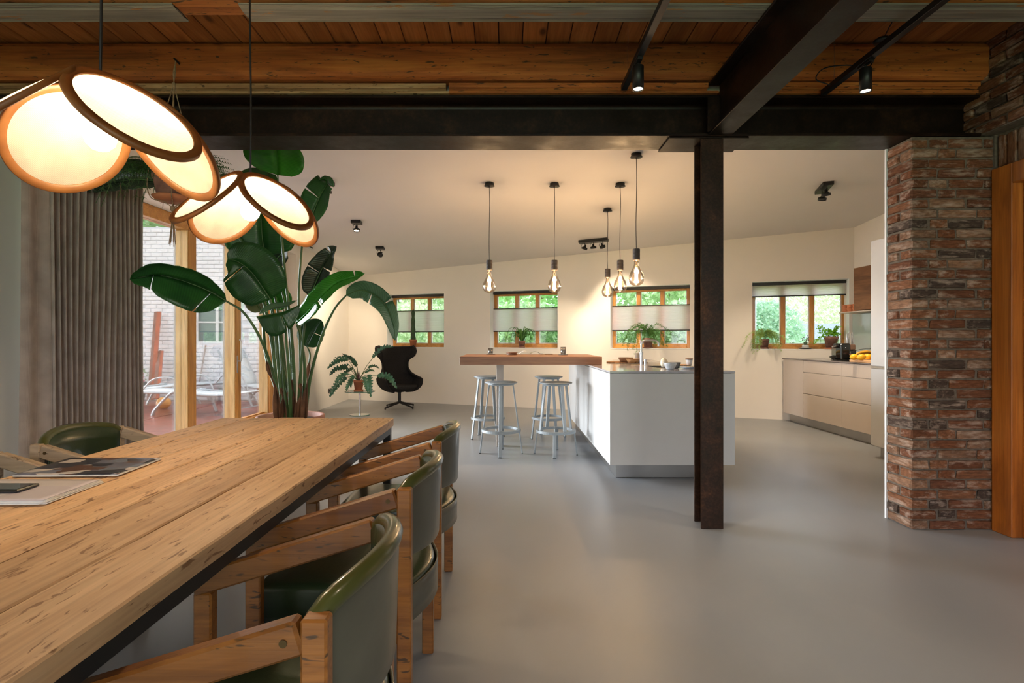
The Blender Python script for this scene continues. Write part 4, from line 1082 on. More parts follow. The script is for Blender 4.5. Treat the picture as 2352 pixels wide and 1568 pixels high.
def pot(t, cen, r, h, mat='terracotta', saucer=True, n=32):
    x, y, z = cen; s = .012 if saucer else 0
    MB().lathe([(0, s), (r * .68, s), (r * .93, h * .80), (r * .94, h * .80), (r, h * .80), (r, h), (r * .90, h), (r * .86, h * .86), (0, h * .86)], cen, n).build('pot', M[mat], t)
    MB().lathe([(0, h * .86), (r * .86, h * .87), (r * .5, h * .90), (0, h * .91)], cen, 20).build('soil', M['soil'], t)
    if saucer: MB().lathe([(0, 0), (r * .85, 0), (r * 1.0, .022), (r * .95, .022), (r * .80, .011), (0, .011)], cen, n).build('saucer', M[mat], t)

# tall strelitzia in a clay pot beside the glazed doors
PYY = 4.6; PC = (-1.866, PYY, 0)
st = thing('potted_strelitzia', 'tall giant bird of paradise plant in a wide clay pot beside the glazed doors', 'plant', PC)
MB().lathe([(0, 0), (.19, 0), (.262, .46), (.264, .46), (.28, .465), (.28, .54), (.272, .546), (.250, .54), (.245, .50), (0, .50)], PC, 40).build('pot', pm('pale_terracotta', (.33, .15, .11), .7, 0, .2, 8, bmp=.1), st)
MB().lathe([(0, .512), (.15, .508), (.245, .50)][::-1], PC, 24).build('soil', M['soil'], st)
def stem(pts, r0, r1, mat='stem', n=20):
    P = spline(pts, n); rr = [r0 + (r1 - r0) * (i / n) ** .6 for i in range(n + 1)]
    return MB().tube(P, rr, 8).build('stem', M[mat], st)
BZ = .50
def base(px, dy=0): p = at(px, 955, PYY + dy); return Vector((p.x, p.y, BZ))
Q = at
# (stem points, blade midrib, width, normal, fold, tears, material)
def leaf(stem_pts, mid, w, nrm, fold=.25, tears=(), mat='leaf', r=(.020, .008), seed=1, **kw):
    if stem_pts: stem(stem_pts, *r)
    o = blade(mid, w, nrm, fold, tears, seed=seed, **kw).build('leaf', M[mat], st); solid(o, .0012)
    P = spline(mid, 18); MB().tube(P, [.0055 * (1 - i / 19) + .001 for i in range(19)], 6).build('midrib', M['stem'] if mat != 'leaf_bright' else M['leaf_bright'], o)
    return o
# long leaf reaching left to the curtain
leaf([base(655, -.05), Q(625, 850, 4.5), Q(597, 775, 4.42), Q(560, 718, 4.35), Q(521, 692, 4.3)],
     [Q(521, 692, 4.30), Q(480, 668, 4.24), Q(420, 645, 4.15), Q(360, 632, 4.08), Q(298, 642, 4.0)], .24, (.1, -.80, .60), (.05, 1.25), [(-1, .22), (-1, .78)], 'leaf', seed=2, droop=(-.1, .5))
leaf([base(640), Q(620, 760, 4.62), Q(560, 560, 4.55), Q(430, 450, 4.35), Q(365, 418, 4.2)],
     [Q(365, 418, 4.2), Q(310, 412, 4.1), Q(240, 425, 4.0), Q(165, 440, 3.9)], .15, (0, -.8, .6), (.1, .9), [(-1, .5), (-1, .8)], 'leaf_dark', seed=21)
# broad upright leaf behind the second lamp
leaf([base(662, .05), Q(652, 820, 4.66), Q(635, 700, 4.68), Q(612, 596, 4.65)],
     [Q(610, 590, 4.65), Q(603, 550, 4.62), Q(600, 500, 4.58), Q(602, 440, 4.55), Q(615, 395, 4.5)], .33, (.1, -1, .1), (.10, .14), [], 'leaf', seed=3, prof=lambda t: (math.sin(PI * min(1, (t + .10) ** .75 / 1.08)) ** .5) if t < .97 else .25)
# broad leaf lower left
leaf([base(652, -.08), Q(640, 850, 4.45), Q(628, 720, 4.42), Q(620, 685, 4.4)],
     [Q(622, 688, 4.4), Q(600, 655, 4.36), Q(575, 622, 4.33), Q(545, 600, 4.3), Q(522, 596, 4.28)], .24, (-.1, -1, .15), (.10, .10), [(-1, .62)], 'leaf', seed=4, prof=lambda t: (math.sin(PI * min(1, (t + .08) ** .7 / 1.06)) ** .55) if t < .97 else .2)
# small rounded leaf at right of it
leaf([base(668, .06), Q(668, 820, 4.7), Q(655, 700, 4.72), Q(632, 620, 4.72)],
     [Q(628, 606, 4.72), Q(640, 590, 4.7), Q(652, 578, 4.68), Q(660, 572, 4.66)], .09, (0, -1, 0), .1, [], 'leaf_dark', r=(.018, .007), seed=5)
# top leaf cut off by the beam
leaf([base(676, .02), Q(672, 800, 4.5), Q(652, 600, 4.4), Q(642, 480, 4.3), Q(638, 402, 4.2)],
     [Q(638, 402, 4.2), Q(637, 370, 4.15), Q(634, 335, 4.1), Q(630, 300, 4.05)], .25, (0, -1, .25), (.2, .2), [], 'leaf_bright', r=(.020, .006), seed=6, prof=lambda t: (math.sin(PI * min(1, (t + .03) ** .6 / 1.02)) ** .6) if t < .97 else .2)
# tall stem with upright curled leaf at right of the lamp
leaf([base(690, .03), Q(690, 820, 4.62), Q(686, 680, 4.6), Q(697, 540, 4.55), Q(712, 510, 4.52)],
     [Q(712, 512, 4.52), Q(722, 480, 4.5), Q(738, 445, 4.47), Q(752, 420, 4.42), Q(745, 404, 4.36)], .145, (-.15, -1, .1), (.25, .35), [(-1, .42), (1, .75)], 'leaf', r=(.018, .007), seed=7)
# dark glossy upright leaf
leaf([base(684, -.02), Q(690, 860, 4.5), Q(698, 760, 4.46), Q(712, 682, 4.42)],
     [Q(712, 682, 4.42), Q(724, 652, 4.4), Q(738, 620, 4.38), Q(756, 588, 4.35), Q(772, 566, 4.3)], .115, (.2, -1, .35), (.3, .45), [(-1, .45), (-1, .82), (1, .55)], 'leaf_dark', r=(.018, .008), seed=8)
# bright arching leaf
leaf([base(694, .04), Q(700, 850, 4.55), Q(692, 780, 4.5), Q(682, 745, 4.45)],
     [Q(680, 742, 4.40), Q(708, 715, 4.34), Q(738, 680, 4.30), Q(772, 650, 4.28), Q(806, 638, 4.26), Q(838, 628, 4.25)], .105, (-.35, -1, .25), (.15, .35), [(1, .35), (-1, .85)], 'leaf_bright', r=(.02, .008), seed=9)
# long petiole arching to the right, blade hanging over
leaf([base(700, -.03), Q(712, 870, 4.5), Q(738, 775, 4.45), Q(768, 710, 4.42), Q(795, 678, 4.4)],
     [Q(795, 678, 4.40), Q(828, 666, 4.38), Q(862, 678, 4.36), Q(888, 705, 4.34), Q(903, 745, 4.33), Q(908, 782, 4.33)], .085, (.6, -.9, .2), (.7, -.5), [(-1, .55), (1, .35)], 'leaf_pale', r=(.020, .007), seed=10)
# folded leaf in the middle
leaf([base(668, -.1), Q(664, 860, 4.35), Q(657, 780, 4.3), Q(655, 735, 4.25)],
     [Q(590, 728, 4.2), Q(620, 722, 4.2), Q(650, 716, 4.2), Q(688, 700, 4.22)], .18, (0, -.75, .65), (-.95, -.75), [(1, .6)], 'leaf', seed=11)
leaf(None, [Q(596, 720, 4.22), Q(625, 706, 4.24), Q(655, 702, 4.26), Q(682, 690, 4.28)], .05, (0, -.5, .8), (.3, .1), [], 'leaf_pale', seed=12)
# leaf behind at right, low
leaf([base(690, .1), Q(700, 880, 4.75), Q(712, 820, 4.8), Q(706, 796, 4.8)],
     [Q(703, 796, 4.8), Q(712, 775, 4.8), Q(725, 752, 4.8), Q(738, 735, 4.8)], .125, (0, -1, .1), (.1, .15), [(1, .5)], 'leaf', r=(.016, .007), seed=13)
# small pale leaf behind at left
leaf([base(648, .1), Q(640, 850, 4.8), Q(622, 760, 4.82), Q(600, 710, 4.82)],
     [Q(602, 716, 4.82), Q(592, 698, 4.82), Q(575, 680, 4.82), Q(556, 665, 4.82)], .10, (0, -1, .1), (.2, .3), [], 'leaf_back', r=(.016, .007), seed=14)
leaf([base(672, .12), Q(664, 860, 4.85), Q(655, 760, 4.86), Q(650, 710, 4.86)],
     [Q(648, 712, 4.86), Q(642, 690, 4.86), Q(630, 675, 4.86), Q(610, 668, 4.86)], .12, (0, -1, 0), (.1, .1), [], 'leaf_bright', r=(.016, .007), seed=15)
# plain thick stems and dry sheaths
for k, (a, b, c_) in enumerate([((652, 900), (645, 800), (640, 740)), ((675, 900), (672, 800), (660, 715)), ((640, 905), (612, 820), (604, 742)), ((664, 905), (640, 800), (620, 690))]):
    stem([base(660 + 6 * k, -.12 + .03 * k), Q(*a, 4.5 + .03 * k), Q(*b, 4.52 + .03 * k), Q(*c_, 4.55 + .03 * k)], .026, .012)
for k, (x0, pts) in enumerate([(640, [(636, 900), (622, 860), (614, 830)]), (700, [(704, 900), (708, 860), (711, 832)]), (655, [(652, 925), (650, 905), (646, 890)]), (672, [(676, 915), (672, 890), (668, 868)]), (686, [(690, 920), (692, 895), (690, 880)]), (662, [(658, 930), (664, 912), (662, 900)])]):
    mid = [base(x0, -.16 + .02 * k)] + [Q(px, py, 4.42 + .02 * k) for px, py in pts]
    o = blade(mid, .040, (0, -1, 0), (.7, .7), n=10, m=3, seed=k, prof=lambda t: (1 - t) ** .5 * (.5 + .5 * math.sin(t * 9)) + .15).build('dry_sheath', M['drysheath'], st); solid(o, .002)

# ---- lobed philodendron on a glass side table
TC = floor_at(826.5, 953.0)
gt = thing('side_table', 'small round glass side table with chrome post beside the wing chair', 'side table', tuple(TC))
MB().lathe([(0, 0), (.157, 0), (.157, .012), (0, .012)], TC, 40, smooth=False).build('foot_plate', M['glass_edge'], gt)
MB().cyl(TC + Vector((0, 0, .012)), TC + Vector((0, 0, .372)), .017, n=20).build('post', M['chrome'], gt)
MB().lathe([(0, .373), (.236, .373), (.236, .383), (0, .383)], TC, 44, smooth=False).build('table_top', M['glass_table'], gt)
MB().lathe([(.236, .372), (.240, .374), (.240, .382), (.236, .384), (.2355, .378), (.236, .372)], TC, 44).build('edge_ring', M['glass_edge'], gt)
pp = thing('potted_philodendron', 'spreading lobed-leaf plant in a clay pot on the glass side table', 'plant', tuple(TC + Vector((-.01, 0, .384))))
pc = TC + Vector((-.02, 0, .384)); pot(pp, pc, .083, .175)
def lobed(mid, w, nrm, nl=8, seed=1):
    pr = lambda t: max(0.04, (math.sin(PI * t ** .6) ** .6) * (.38 + .62 * abs(math.sin(t * nl * PI)) ** .7))
    return blade(mid, w, nrm, (.35, .35), prof=pr, n=48, m=3, rip=.008, seed=seed)
PYt = TC.y
pl = [([(840, 815), (858, 785)], [(856, 822), (880, 800), (905, 796)], .05), ([(800, 826), (778, 818)], [(800, 825), (775, 830), (752, 846)], .055),
      ([(800, 850), (790, 848)], [(800, 846), (775, 848), (757, 862)], .055), ([(806, 860), (795, 865)], [(796, 866), (772, 888), (757, 912)], .06),
      ([(858, 862), (868, 862)], [(866, 862), (892, 866), (912, 892)], .06), ([(846, 862), (850, 868)], [(849, 860), (849, 885), (852, 912)], .055),
      ([(806, 836), (800, 830)], [(802, 838), (780, 845), (768, 852)], .04), ([(842, 852), (850, 852)], [(838, 856), (850, 850), (861, 852)], .03),
      ([(812, 866), (808, 872)], [(812, 862), (806, 875), (806, 890)], .04), ([(805, 848), (795, 852)], [(812, 846), (795, 855), (778, 868)], .045),
      ([(812, 822), (800, 816)], [(818, 836), (800, 820), (765, 822)], .035),
      ([0], [(800, 858), (782, 866), (768, 884)], .05), ([0], [(836, 866), (842, 884), (846, 905)], .045), ([0], [(820, 842), (808, 826), (786, 812)], .04), ([0], [(845, 846), (858, 840), (872, 846)], .035), ([0], [(808, 870), (800, 884), (795, 900)], .04)]
for k, (_, md, w) in enumerate(pl):
    dy = [-.05, -.15, -.1, -.2, -.15, -.22, .1, .05, -.2, .12, .15, -.25, -.28, .18, .15, -.28][k]
    b0 = pc + Vector((0, 0, .16)); m0 = at(*md[0], PYt + dy); 
    MB().tube(spline([b0, (b0 + m0) / 2 + Vector((0, 0, .03)), m0], 8), .0045, 6).build('stem', M['stem'], pp)
    mm = [m0, at(*md[1], PYt + dy * 1.6), at(*md[2], PYt + dy * 2)]
    o = lobed(mm, w * 1.15, (0, -.75, .65), 8, k).build('leaf', M['philo'], pp)
for k in range(3):
    a = pc + Vector((-.01 + .012 * k, -.02, .16)); MB().tube([a, a + Vector((.003 * k, 0, .09)), a + Vector((.008 * k - .006, 0, .16))], [.006, .007, .001], 6).build('bud', pm('dark_red_bud', (.10, .02, .03), .5), pp)

# ---- fern fronds
def frond(mid, w, nrm, n=18, lobes=5, thick=.0):
    ps = spline(mid, n); nrm = Vector(nrm).normalized(); mb = MB()
    mb.tube(ps, [.0016] * (n + 1), 4, caps=False)
    for i in range(1, n):
        t = i / n; T = (ps[i + 1] - ps[i - 1]).normalized(); S = T.cross(nrm).normalized(); L = w * math.sin(PI * (t * .85 + .12)) ** .8
        for s in (-1, 1):
            d = (S * s + T * .45 - nrm * .15).normalized()
            for j in range(lobes):
                q = (j + .6) / lobes; c = ps[i] + d * L * q; l = L * .26 * (1.1 - q * .7); e = T * l * .8
                for s2 in (-1, 1):
                    tip = c + e * s2 + d * l * .5; a = c - d * l * .32; b = c + d * l * .32
                    mb.add([a, tip, b], [(0, 1, 2)], False, [(.1, .1), (.5, .9), (.9, .1)])
    return mb
# hanging fern
hc = at(397, 462, 3.22); hx, hy, hz = hc
hf = thing('hanging_fern', 'hanging fern in an old clay pot with rope hanger between the two petal lamps', 'plant', (hx, hy, hz))
MB().lathe([(0, .012), (.080, .012), (.104, .13), (.110, .132), (.112, .165), (.100, .165), (.096, .14), (0, .14)], (hx, hy, hz), 30).build('pot', M['terracotta_old'], hf)
MB().lathe([(0, .14), (.098, .14), (0, .155)], (hx, hy, hz), 16).build('soil', M['soil'], hf)
MB().lathe([(0, 0), (.09, 0), (.112, .022), (.106, .024), (.085, .010), (0, .010)], (hx, hy, hz), 30).build('saucer', M['terracotta'], hf)
nail = Vector((hx + .003, 3.262, H + (CY - 143) * 3.26 / F)); knot = Vector((hx + .006, hy, H + (CY - 197) * hy / F))
MB().cyl(nail + Vector((0, .03, 0)), nail + Vector((0, -.035, .006)), .006, n=8).build('nail', M['blackmetal'], hf)
rp = MB()
hang = thing('rope_hanger', 'knotted jute rope hanger holding the hanging fern, nailed to the timber beam', 'rope', tuple(nail))
for k in range(4):
    a = PI / 2 * k + .5; o = Vector((.118 * math.cos(a), .118 * math.sin(a), .02))
    MB().tube(spline([nail + Vector((0, -.02, 0)), knot + Vector((.004 * math.cos(a), .004 * math.sin(a), 0)), Vector((hx, hy, hz)) + Vector((.118 * math.cos(a), .118 * math.sin(a), .20)), Vector((hx, hy, hz)) + o, Vector((hx + .045 * math.cos(a), hy + .045 * math.sin(a), hz - .008)), Vector((hx, hy, hz - .04))], 30), .0028, 6).build('cord', M['jute'], hang)
MB().lathe([(0, -.02), (.009, -.016), (.010, .016), (0, .02)], knot, 10).build('knot', M['jute'], hang)
MB().lathe([(0, -.022), (.014, -.012), (.014, .012), (0, .022)], (hx, hy, hz - .045), 10).build('knot', M['jute'], hang)
for k in range(7):
    a = k * .9; o = Vector((.007 * math.cos(a), .007 * math.sin(a), 0)); b = Vector((hx, hy, hz - .05))
    MB().tube([b + o * .5, b + o + Vector((0, 0, -.09)), b + o * (2 + .2 * k) + Vector((0, 0, -.20 - .012 * (k % 3)))], .0024, 5).build('tassel_cord', M['jute'], hang)
rf = random.Random(5); ft = Vector((hx, hy, hz + .15))
for k in range(28):
    a = k * 2 * PI / 28 + rf.uniform(-.2, .2); L = rf.uniform(.22, .40); c, s = math.cos(a), math.sin(a); up = rf.uniform(.02, .16)
    if s > .5 and k % 2: L *= .7
    mid = [ft + Vector((.03 * c, .03 * s, 0)), ft + Vector((L * .45 * c, L * .45 * s * .7, up)), ft + Vector((L * .8 * c, L * .8 * s * .7, up * .6)), ft + Vector((L * 1.05 * c, L * 1.05 * s * .7, -.05 - rf.uniform(0, .20)))]
    frond(mid, .085, (0, -.5, .85), 16, 5).build('frond', M['fern'], hf)

# ---- window sill plants
def sill(px, dv=.09, z=WZ0 + .012):
    u = wu(px); p = wp(u, dv, z); return p
def spx(px, dv=.09):     # sill point met by the view column px at depth dv behind the wall face
    a = (px - CX) / F; o = WP0 + WN * dv; u = (a * o.y - o.x) / (WD.x - a * WD.y); return wp(u, dv, WZ0 + .012)
c = spx(949, .08)
ca = thing('potted_cactus', 'tall slim cactus in a clay pot on the left window sill', 'plant', tuple(c)); pot(ca, c, .075, .145)
v = []; nz_ = 22; nr = 30
for i in range(nz_ + 1):
    t = i / nz_; z = .12 + .62 * t; r = (.040 - .016 * t + .004 * math.sin(t * 23)) * (1 if t < .93 else max(.05, 1 - (t - .93) / .075))
    for k in range(nr):
        a = 2 * PI * k / nr; rr = r * (1 + .22 * math.cos(a * 6)); v.append(c + Vector((rr * math.cos(a), rr * math.sin(a), z)))
MB().add(v, [(i * nr + k, i * nr + (k + 1) % nr, (i + 1) * nr + (k + 1) % nr, (i + 1) * nr + k) for i in range(nz_) for k in range(nr)] + [tuple(nz_ * nr + k for k in range(nr))], True).build('cactus_body', M['cactus'], ca)
c = spx(1199, .07)
sp = thing('spider_plant', 'strap-leaved green plant in a small clay pot on the sill behind the bar', 'plant', tuple(c)); pot(sp, c, .062, .125, 'terracotta_old')
rs = random.Random(8)
for k in range(30):
    a = rs.uniform(0, 2 * PI); L = rs.uniform(.18, .34); hgt = rs.uniform(.12, .32); cc_, s = math.cos(a), math.sin(a) * .45
    if s > .3: s = .3
    b = c + Vector((.01 * cc_, .01 * s, .11)); L2 = L if s < .1 else L * .5
    mid = [b, b + Vector((L2 * .35 * cc_, L2 * .35 * s, hgt * .75)), b + Vector((L2 * .75 * cc_, L2 * .75 * s, hgt * .75)), b + Vector((L2 * cc_, L2 * s, hgt * .1))]
    blade(mid, .011, (0, -.4, .9), .3, n=12, m=1, rip=0, seed=k, prof=lambda t: (1 - t ** 2.5) * .9 + .08).build('leaf', M['spider'], sp)
def asparagus(label, c, r, h, n, L, mat, wide, pmat, seed, trail=.5, up=.25, dens=1.0):
    t = thing('asparagus_fern', label, 'plant', tuple(c)); pot(t, c, r, h, pmat); rr = random.Random(seed)
    for k in range(n):
        a = rr.uniform(-1, 1); s = 1 if k % 2 else -1; ln = L * rr.uniform(.5, 1.0); x = s * rr.uniform(.25, 1) * wide; u_ = up * rr.uniform(.4, 1.1); dn = trail * rr.uniform(0, 1)
        b = c + Vector((rr.uniform(-.02, .02), rr.uniform(-.02, .0), h * .9))
        fy = -(.10 + .16 * abs(x) + rr.uniform(0, .06))
        dv = WD * x
        P = [b, b + dv * ln * .3 + WN * fy * .3 + Vector((0, 0, u_)), b + dv * ln * .75 + WN * fy * .9 + Vector((0, 0, u_ * .7)), b + dv * ln * 1.05 + WN * (fy * 1.1 - .02) + Vector((0, 0, -dn + .05))]
        ps = spline(P, 26); mb = MB(); mb.tube(ps, .0012, 3, caps=False)
        for i in range(4, 27):
            T = (ps[min(26, i + 1)] - ps[i - 1]).normalized()
            for q in range(int(9 * dens)):
                d = Vector((rr.uniform(-1, 1), rr.uniform(-1, 1), rr.uniform(-1, 1))).normalized(); d = (d + T * .7).normalized(); l = rr.uniform(.02, .045)
                o0 = ps[i] + T * rr.uniform(-.01, .01); sd = d.cross(Vector((.3, -1, .2))).normalized() * .0022; tip = o0 + d * l
                mb.add([o0 - sd * .5, o0 + d * l * .5 - sd, tip, o0 + d * l * .5 + sd], [(0, 1, 2, 3)], False, [(.1, .5), (.5, .1), (.9, .5), (.5, .9)])
        mb.build('frond', M[mat], t)
    return t
c = spx(1488, .06)
asparagus('dark green feathery asparagus fern in a clay pot on the sill behind the tap', c, .085, .17, 20, .42, 'aspar', 1.0, 'terracotta_old', 3, .32, .22)
c = spx(1755, .10)
asparagus('pale feathery asparagus fern trailing from a clay pot, right kitchen window', c, .075, .15, 22, .32, 'aspar_lit', 1.0, 'terracotta_old', 9, .25, .14, .8)
c = spx(1909, .08)
hb = thing('potted_herb', 'bright green leafy herb in a brown clay pot behind the coffee machine', 'plant', tuple(c)); pot(hb, c, .095, .19, 'terracotta_old')
MB().lathe([(0, 0), (.085, 0), (.10, .022), (.094, .022), (.08, .011), (0, .011)], c + Vector((0, 0, .001)), 28).build('saucer', M['terracotta'], hb)
rh = random.Random(6)
for k in range(26):
    a = rh.uniform(0, 2 * PI); L = rh.uniform(.08, .26); b = c + Vector((.02 * math.cos(a), .02 * math.sin(a), .17)); e_ = b + WD * L * math.cos(a) * (.55 if math.cos(a) > 0 else (1.2 if k < 20 else 1.5)) + WN * (L * math.sin(a) * .25 - .03) + Vector((0, 0, rh.uniform(.03, .17) if k < 22 else -.08))
    mb = MB(); ps = spline([b, (b + e_) / 2 + Vector((0, 0, .05)), e_], 8); mb.tube(ps, .0013, 4, caps=False)
    for i in range(2, 9):
        for q in range(3):
            d = Vector((rh.uniform(-1, 1), rh.uniform(-1, 1), rh.uniform(-.6, 1))).normalized(); l = rh.uniform(.018, .034); sd = d.cross(Vector((.2, -1, .5))).normalized() * l * .45; o0 = ps[i]
            mb.add([o0, o0 + d * l * .5 - sd, o0 + d * l, o0 + d * l * .5 + sd], [(0, 1, 2, 3)], False, [(.1, .5), (.5, .1), (.9, .5), (.5, .9)])
    mb.build('sprig', M['herb'], hb)
# tiny plant on stacked ceramic with tray
c = spx(1850, .09)
tp_ = thing('small_plant', 'tiny grey plant in a green cup on a black tray, right kitchen sill', 'plant', tuple(c))
MB().lathe([(0, 0), (.075, .0), (.105, .018), (.10, .020), (.07, .008), (0, .008)], c, 28).build('tray', M['blackplastic'], tp_)
MB().lathe([(0, .009), (.05, .009), (.055, .022), (.045, .032), (.05, .045), (.045, .056), (.03, .062), (0, .062)], c, 24).build('foot', M['ceramic_white'], tp_)
MB().lathe([(0, .063), (.022, .063), (.028, .105), (.022, .105), (.02, .09), (0, .09)], c, 20).build('cup', pm('green_glaze', (.06, .12, .07), .3), tp_)
for k in range(9):
    a = k * .8; e_ = c + Vector((.05 * math.cos(a) + (.05 if k == 2 else 0), .02 * math.sin(a), .135 + .02 * (k % 3) + (.03 if k == 2 else 0)))
    mb = MB(); mb.tube([c + Vector((0, 0, .09)), (c + Vector((0, 0, .11)) + e_) / 2 + Vector((0, 0, .01)), e_], .002, 5); mb.lathe([(0, -.012), (.009, 0), (0, .012)], e_, 7); mb.build('sprig', pm('grey_violet_leaf', (.16, .15, .17), .6), tp_)

# ---------------------------------------------------------------- right kitchen run
kr = thing('base_cabinets', 'greige handleless base cabinets with thin worktop under the right window', 'cabinet', (4.55, 6.6, 0))
KX = 4.135
def kbox(nm, x0, x1, y0, y1, z0, z1, mt, c=.001): return MB().box(x0, x1, y0, y1, z0, z1, c).build(nm, M[mt], kr)
ya, yb = 7.93, 5.42
MB().hexa([(KX + .02, 5.47, .12), (5.0, 5.47, .12), (5.0, 7.60, .12), (KX + .02, 7.93, .12), (KX + .02, 5.47, .90), (5.0, 5.47, .90), (5.0, 7.60, .90), (KX + .02, 7.93, .90)]).build('carcass', M['greige'], kr)
MB().hexa([(KX - .008, 5.47, .918), (5.015, 5.47, .918), (5.015, 7.62, .918), (KX - .008, 7.95, .918), (KX - .008, 5.47, .932), (5.015, 5.47, .932), (5.015, 7.62, .932), (KX - .008, 7.95, .932)]).build('worktop', pm('taupe_worktop', (.17, .15, .145), .15, 0, .05, 30), kr)
kbox('plinth', KX + .07, KX + .09, 5.46, 7.88, .002, .12, 'plinth')
y1_, y2_, y3_ = 7.40, 6.545, 5.47   # seams seen in the photograph
kbox('filler_panel', KX, KX + .019, y1_ + .002, ya, .122, .912, 'greige')
for a, b in ((y2_, y1_), (y3_, y2_)):
    for z0, z1 in ((.122, .452), (.46, .748), (.756, .912)): kbox('drawer', KX, KX + .019, a + .0015, b - .0015, z0, z1, 'greige', .0015)
tu = thing('tall_cabinet', 'tall white refrigerator cabinet at the left edge of the brick pillar', 'cabinet', (4.1, 4.9, 0))
TXF = 3.745
MB().box(TXF + .02, 4.40, 4.25, 5.455, .12, 2.205, .001).build('carcass', M['island'], tu)
MB().box(TXF, TXF + .019, 4.86, 5.457, .122, .905, .002).build('door', M['island'], tu)
dd = MB().box(TXF, TXF + .019, 4.86, 5.457, .935, 2.207, .002).build('door', M['island'], tu)
MB().box(TXF, TXF + .019, 4.25, 4.857, .122, 2.207, .002).build('door', M['island'], tu)
MB().box(TXF - .012, TXF + .004, 4.90, 5.45, .908, .932, .002).build('handle_rail', M['steelbr'], tu)
MB().box(TXF + .06, TXF + .08, 4.3, 5.40, .002, .12, .001).build('plinth', M['plinth'], tu)
# splash panel, shelf, wall cabinet
spn = thing('back_panel', 'pale green glass back panel on the right kitchen wall', 'panel', (4.985, 6.9, .94))
MB().box(4.99, 5.018, 5.5, 7.66, .945, 1.57, .001).build('glass_panel', M['splash'], spn)
so_ = MB().box(4.73, 5.018, 5.5, 7.56, 1.575, 1.590, .001).build('wall_shelf', M['greige']); tag(so_, 'thin pale wall shelf holding clay bowls and jars under the walnut cabinet', 'shelf')
wcab = thing('wall_cabinet', 'walnut wall cabinet above the jars at the far right of the kitchen', 'cabinet', (4.85, 6.3, 1.74))
MB().box(4.755, 5.018, 5.5, 7.24, 1.60, 2.175, .001).build('cabinet_body', M['walnut'], wcab)
MB().box(4.735, 4.754, 5.5, 6.30, 1.602, 2.173, .001).build('door', M['walnut'], wcab)
MB().box(4.735, 4.754, 6.303, 7.238, 1.602, 2.173, .001).build('door', M['walnut'], wcab)

# ---- things on the shelf
def bowl(name, label, cen, r, h, mat, cat='bowl', group=None, foot=.45, n=32, th=.006):
    t = thing(name, label, cat, tuple(cen), group); f = r * foot
    MB().lathe([(0, .0), (f, 0), (f * 1.3, .004), (r * .80, h * .45), (r * .97, h * .85), (r, h), (r - th * .6, h + .001), (r - th, h * .97), (r * .75, h * .45 + th), (f, th + .003), (0, th + .003)], cen, n).build('bowl_body', M[mat], t)
    return t
SZ = 1.591
for k, (px, py_, Y) in enumerate([(1942, 715, 7.28), (1953, 715, 7.22), (1965.5, 714, 7.12)]):
    X = 4.80; Y = X * F / (px - CX)
    for q in range(2):
        bowl('clay_bowl', ['left', 'middle', 'right'][k] + ' stack of small clay bowls on the wall shelf, ' + ['bottom bowl', 'top bowl'][q], Vector((X, Y, SZ + q * .052)), .044 if k != 1 else .046, .050, 'terracotta', group='clay bowls on the shelf', foot=.7)
for k, (px, Y) in enumerate([(1978, 7.0), (1998.5, 6.93)]):
    X = 4.82; Y = X * F / (px - CX); c = Vector((X, Y, SZ)); t = thing('storage_jar', ['glass storage jar with tea lights beside the clay bowls', 'glass storage jar at the edge of the white tall cabinet'][k], 'jar', tuple(c), 'glass jars on the shelf')
    MB().lathe([(0, 0), (.05, 0), (.055, .006), (.055, .10), (.045, .118), (.045, .13)], c, 28).build('jar_glass', M['glass_clear'], t)
    MB().lathe([(0, .146), (.046, .146), (.048, .142), (.048, .128), (0, .128)][::-1], c, 28).build('lid', M['steelbr'], t)
    MB().lathe([(0, .008), (.046, .008), (.048, .06), (.03, .08), (0, .082)], c, 14).build('contents', pm('nut_brown', (.30, .16, .08), .7, 0, .6, 40), t)
# ---- things on the right worktop
KZ = .933
def kp(px, Y): return Vector(((px - CX) * Y / F, Y, KZ))
cm = thing('coffee_machine', 'small glossy black coffee machine on the right worktop in front of the herb', 'coffee machine', tuple(kp(1925, 6.90)))
x0, yc = cm.location.x, cm.location.y
Mx = Matrix.Translation((x0, yc, KZ)) 
b = MB().box(-.005, .135, -.06, .06, .010, .225, .0, Mx).build('machine_body', M['blackplastic'], cm); bev(b, .028, 4)
b = MB().box(-.058, .0, -.045, .045, .04, .165, 0, Mx).build('water_tank', glass('smoky_tank', (.45, .48, .45), .15), cm)
MB().box(-.05, .0, -.04, .04, .165, .222, .016, Mx).build('brew_head', M['blackplastic'], cm)
MB().tube([Mx @ Vector((-.01, -.02, .20)), Mx @ Vector((-.06, -.03, .182)), Mx @ Vector((-.095, -.03, .178))], .010, 10).build('lever', M['chrome'], cm)
MB().tube([Mx @ Vector((.0, 0, .040)), Mx @ Vector((-.06, 0, .038)), Mx @ Vector((-.105, 0, .048))], [.034, .032, .012], 12).build('drip_tray', M['blackplastic'], cm)
MB().lathe([(0, -.003), (.006, -.003), (.006, .002), (0, .002)], n=10, M=Mx @ Matrix.Translation((.06, -.062, .165)) @ Matrix.Rotation(PI / 2, 4, 'X')).build('button', M['chrome'], cm)
MB().box(-.06, .135, -.065, .065, 0, .012, .003, Mx).build('foot_plate', M['blackplastic'], cm)
kb = thing('knife_block', 'knife block with four upright steel-handled knives beside the coffee machine', 'knife block', tuple(kp(1953, 7.25)))
x0, yc = kb.location.x, kb.location.y
MB().box(x0 - .055, x0 + .055, yc - .04, yc + .04, KZ, KZ + .13, .004).build('block', M['blackplastic'], kb)
MB().box(x0 - .053, x0 + .053, yc - .038, yc + .038, KZ + .131, KZ + .205, .01).build('block_top', pm('copper_brown', (.32, .19, .13), .4, .3), kb)
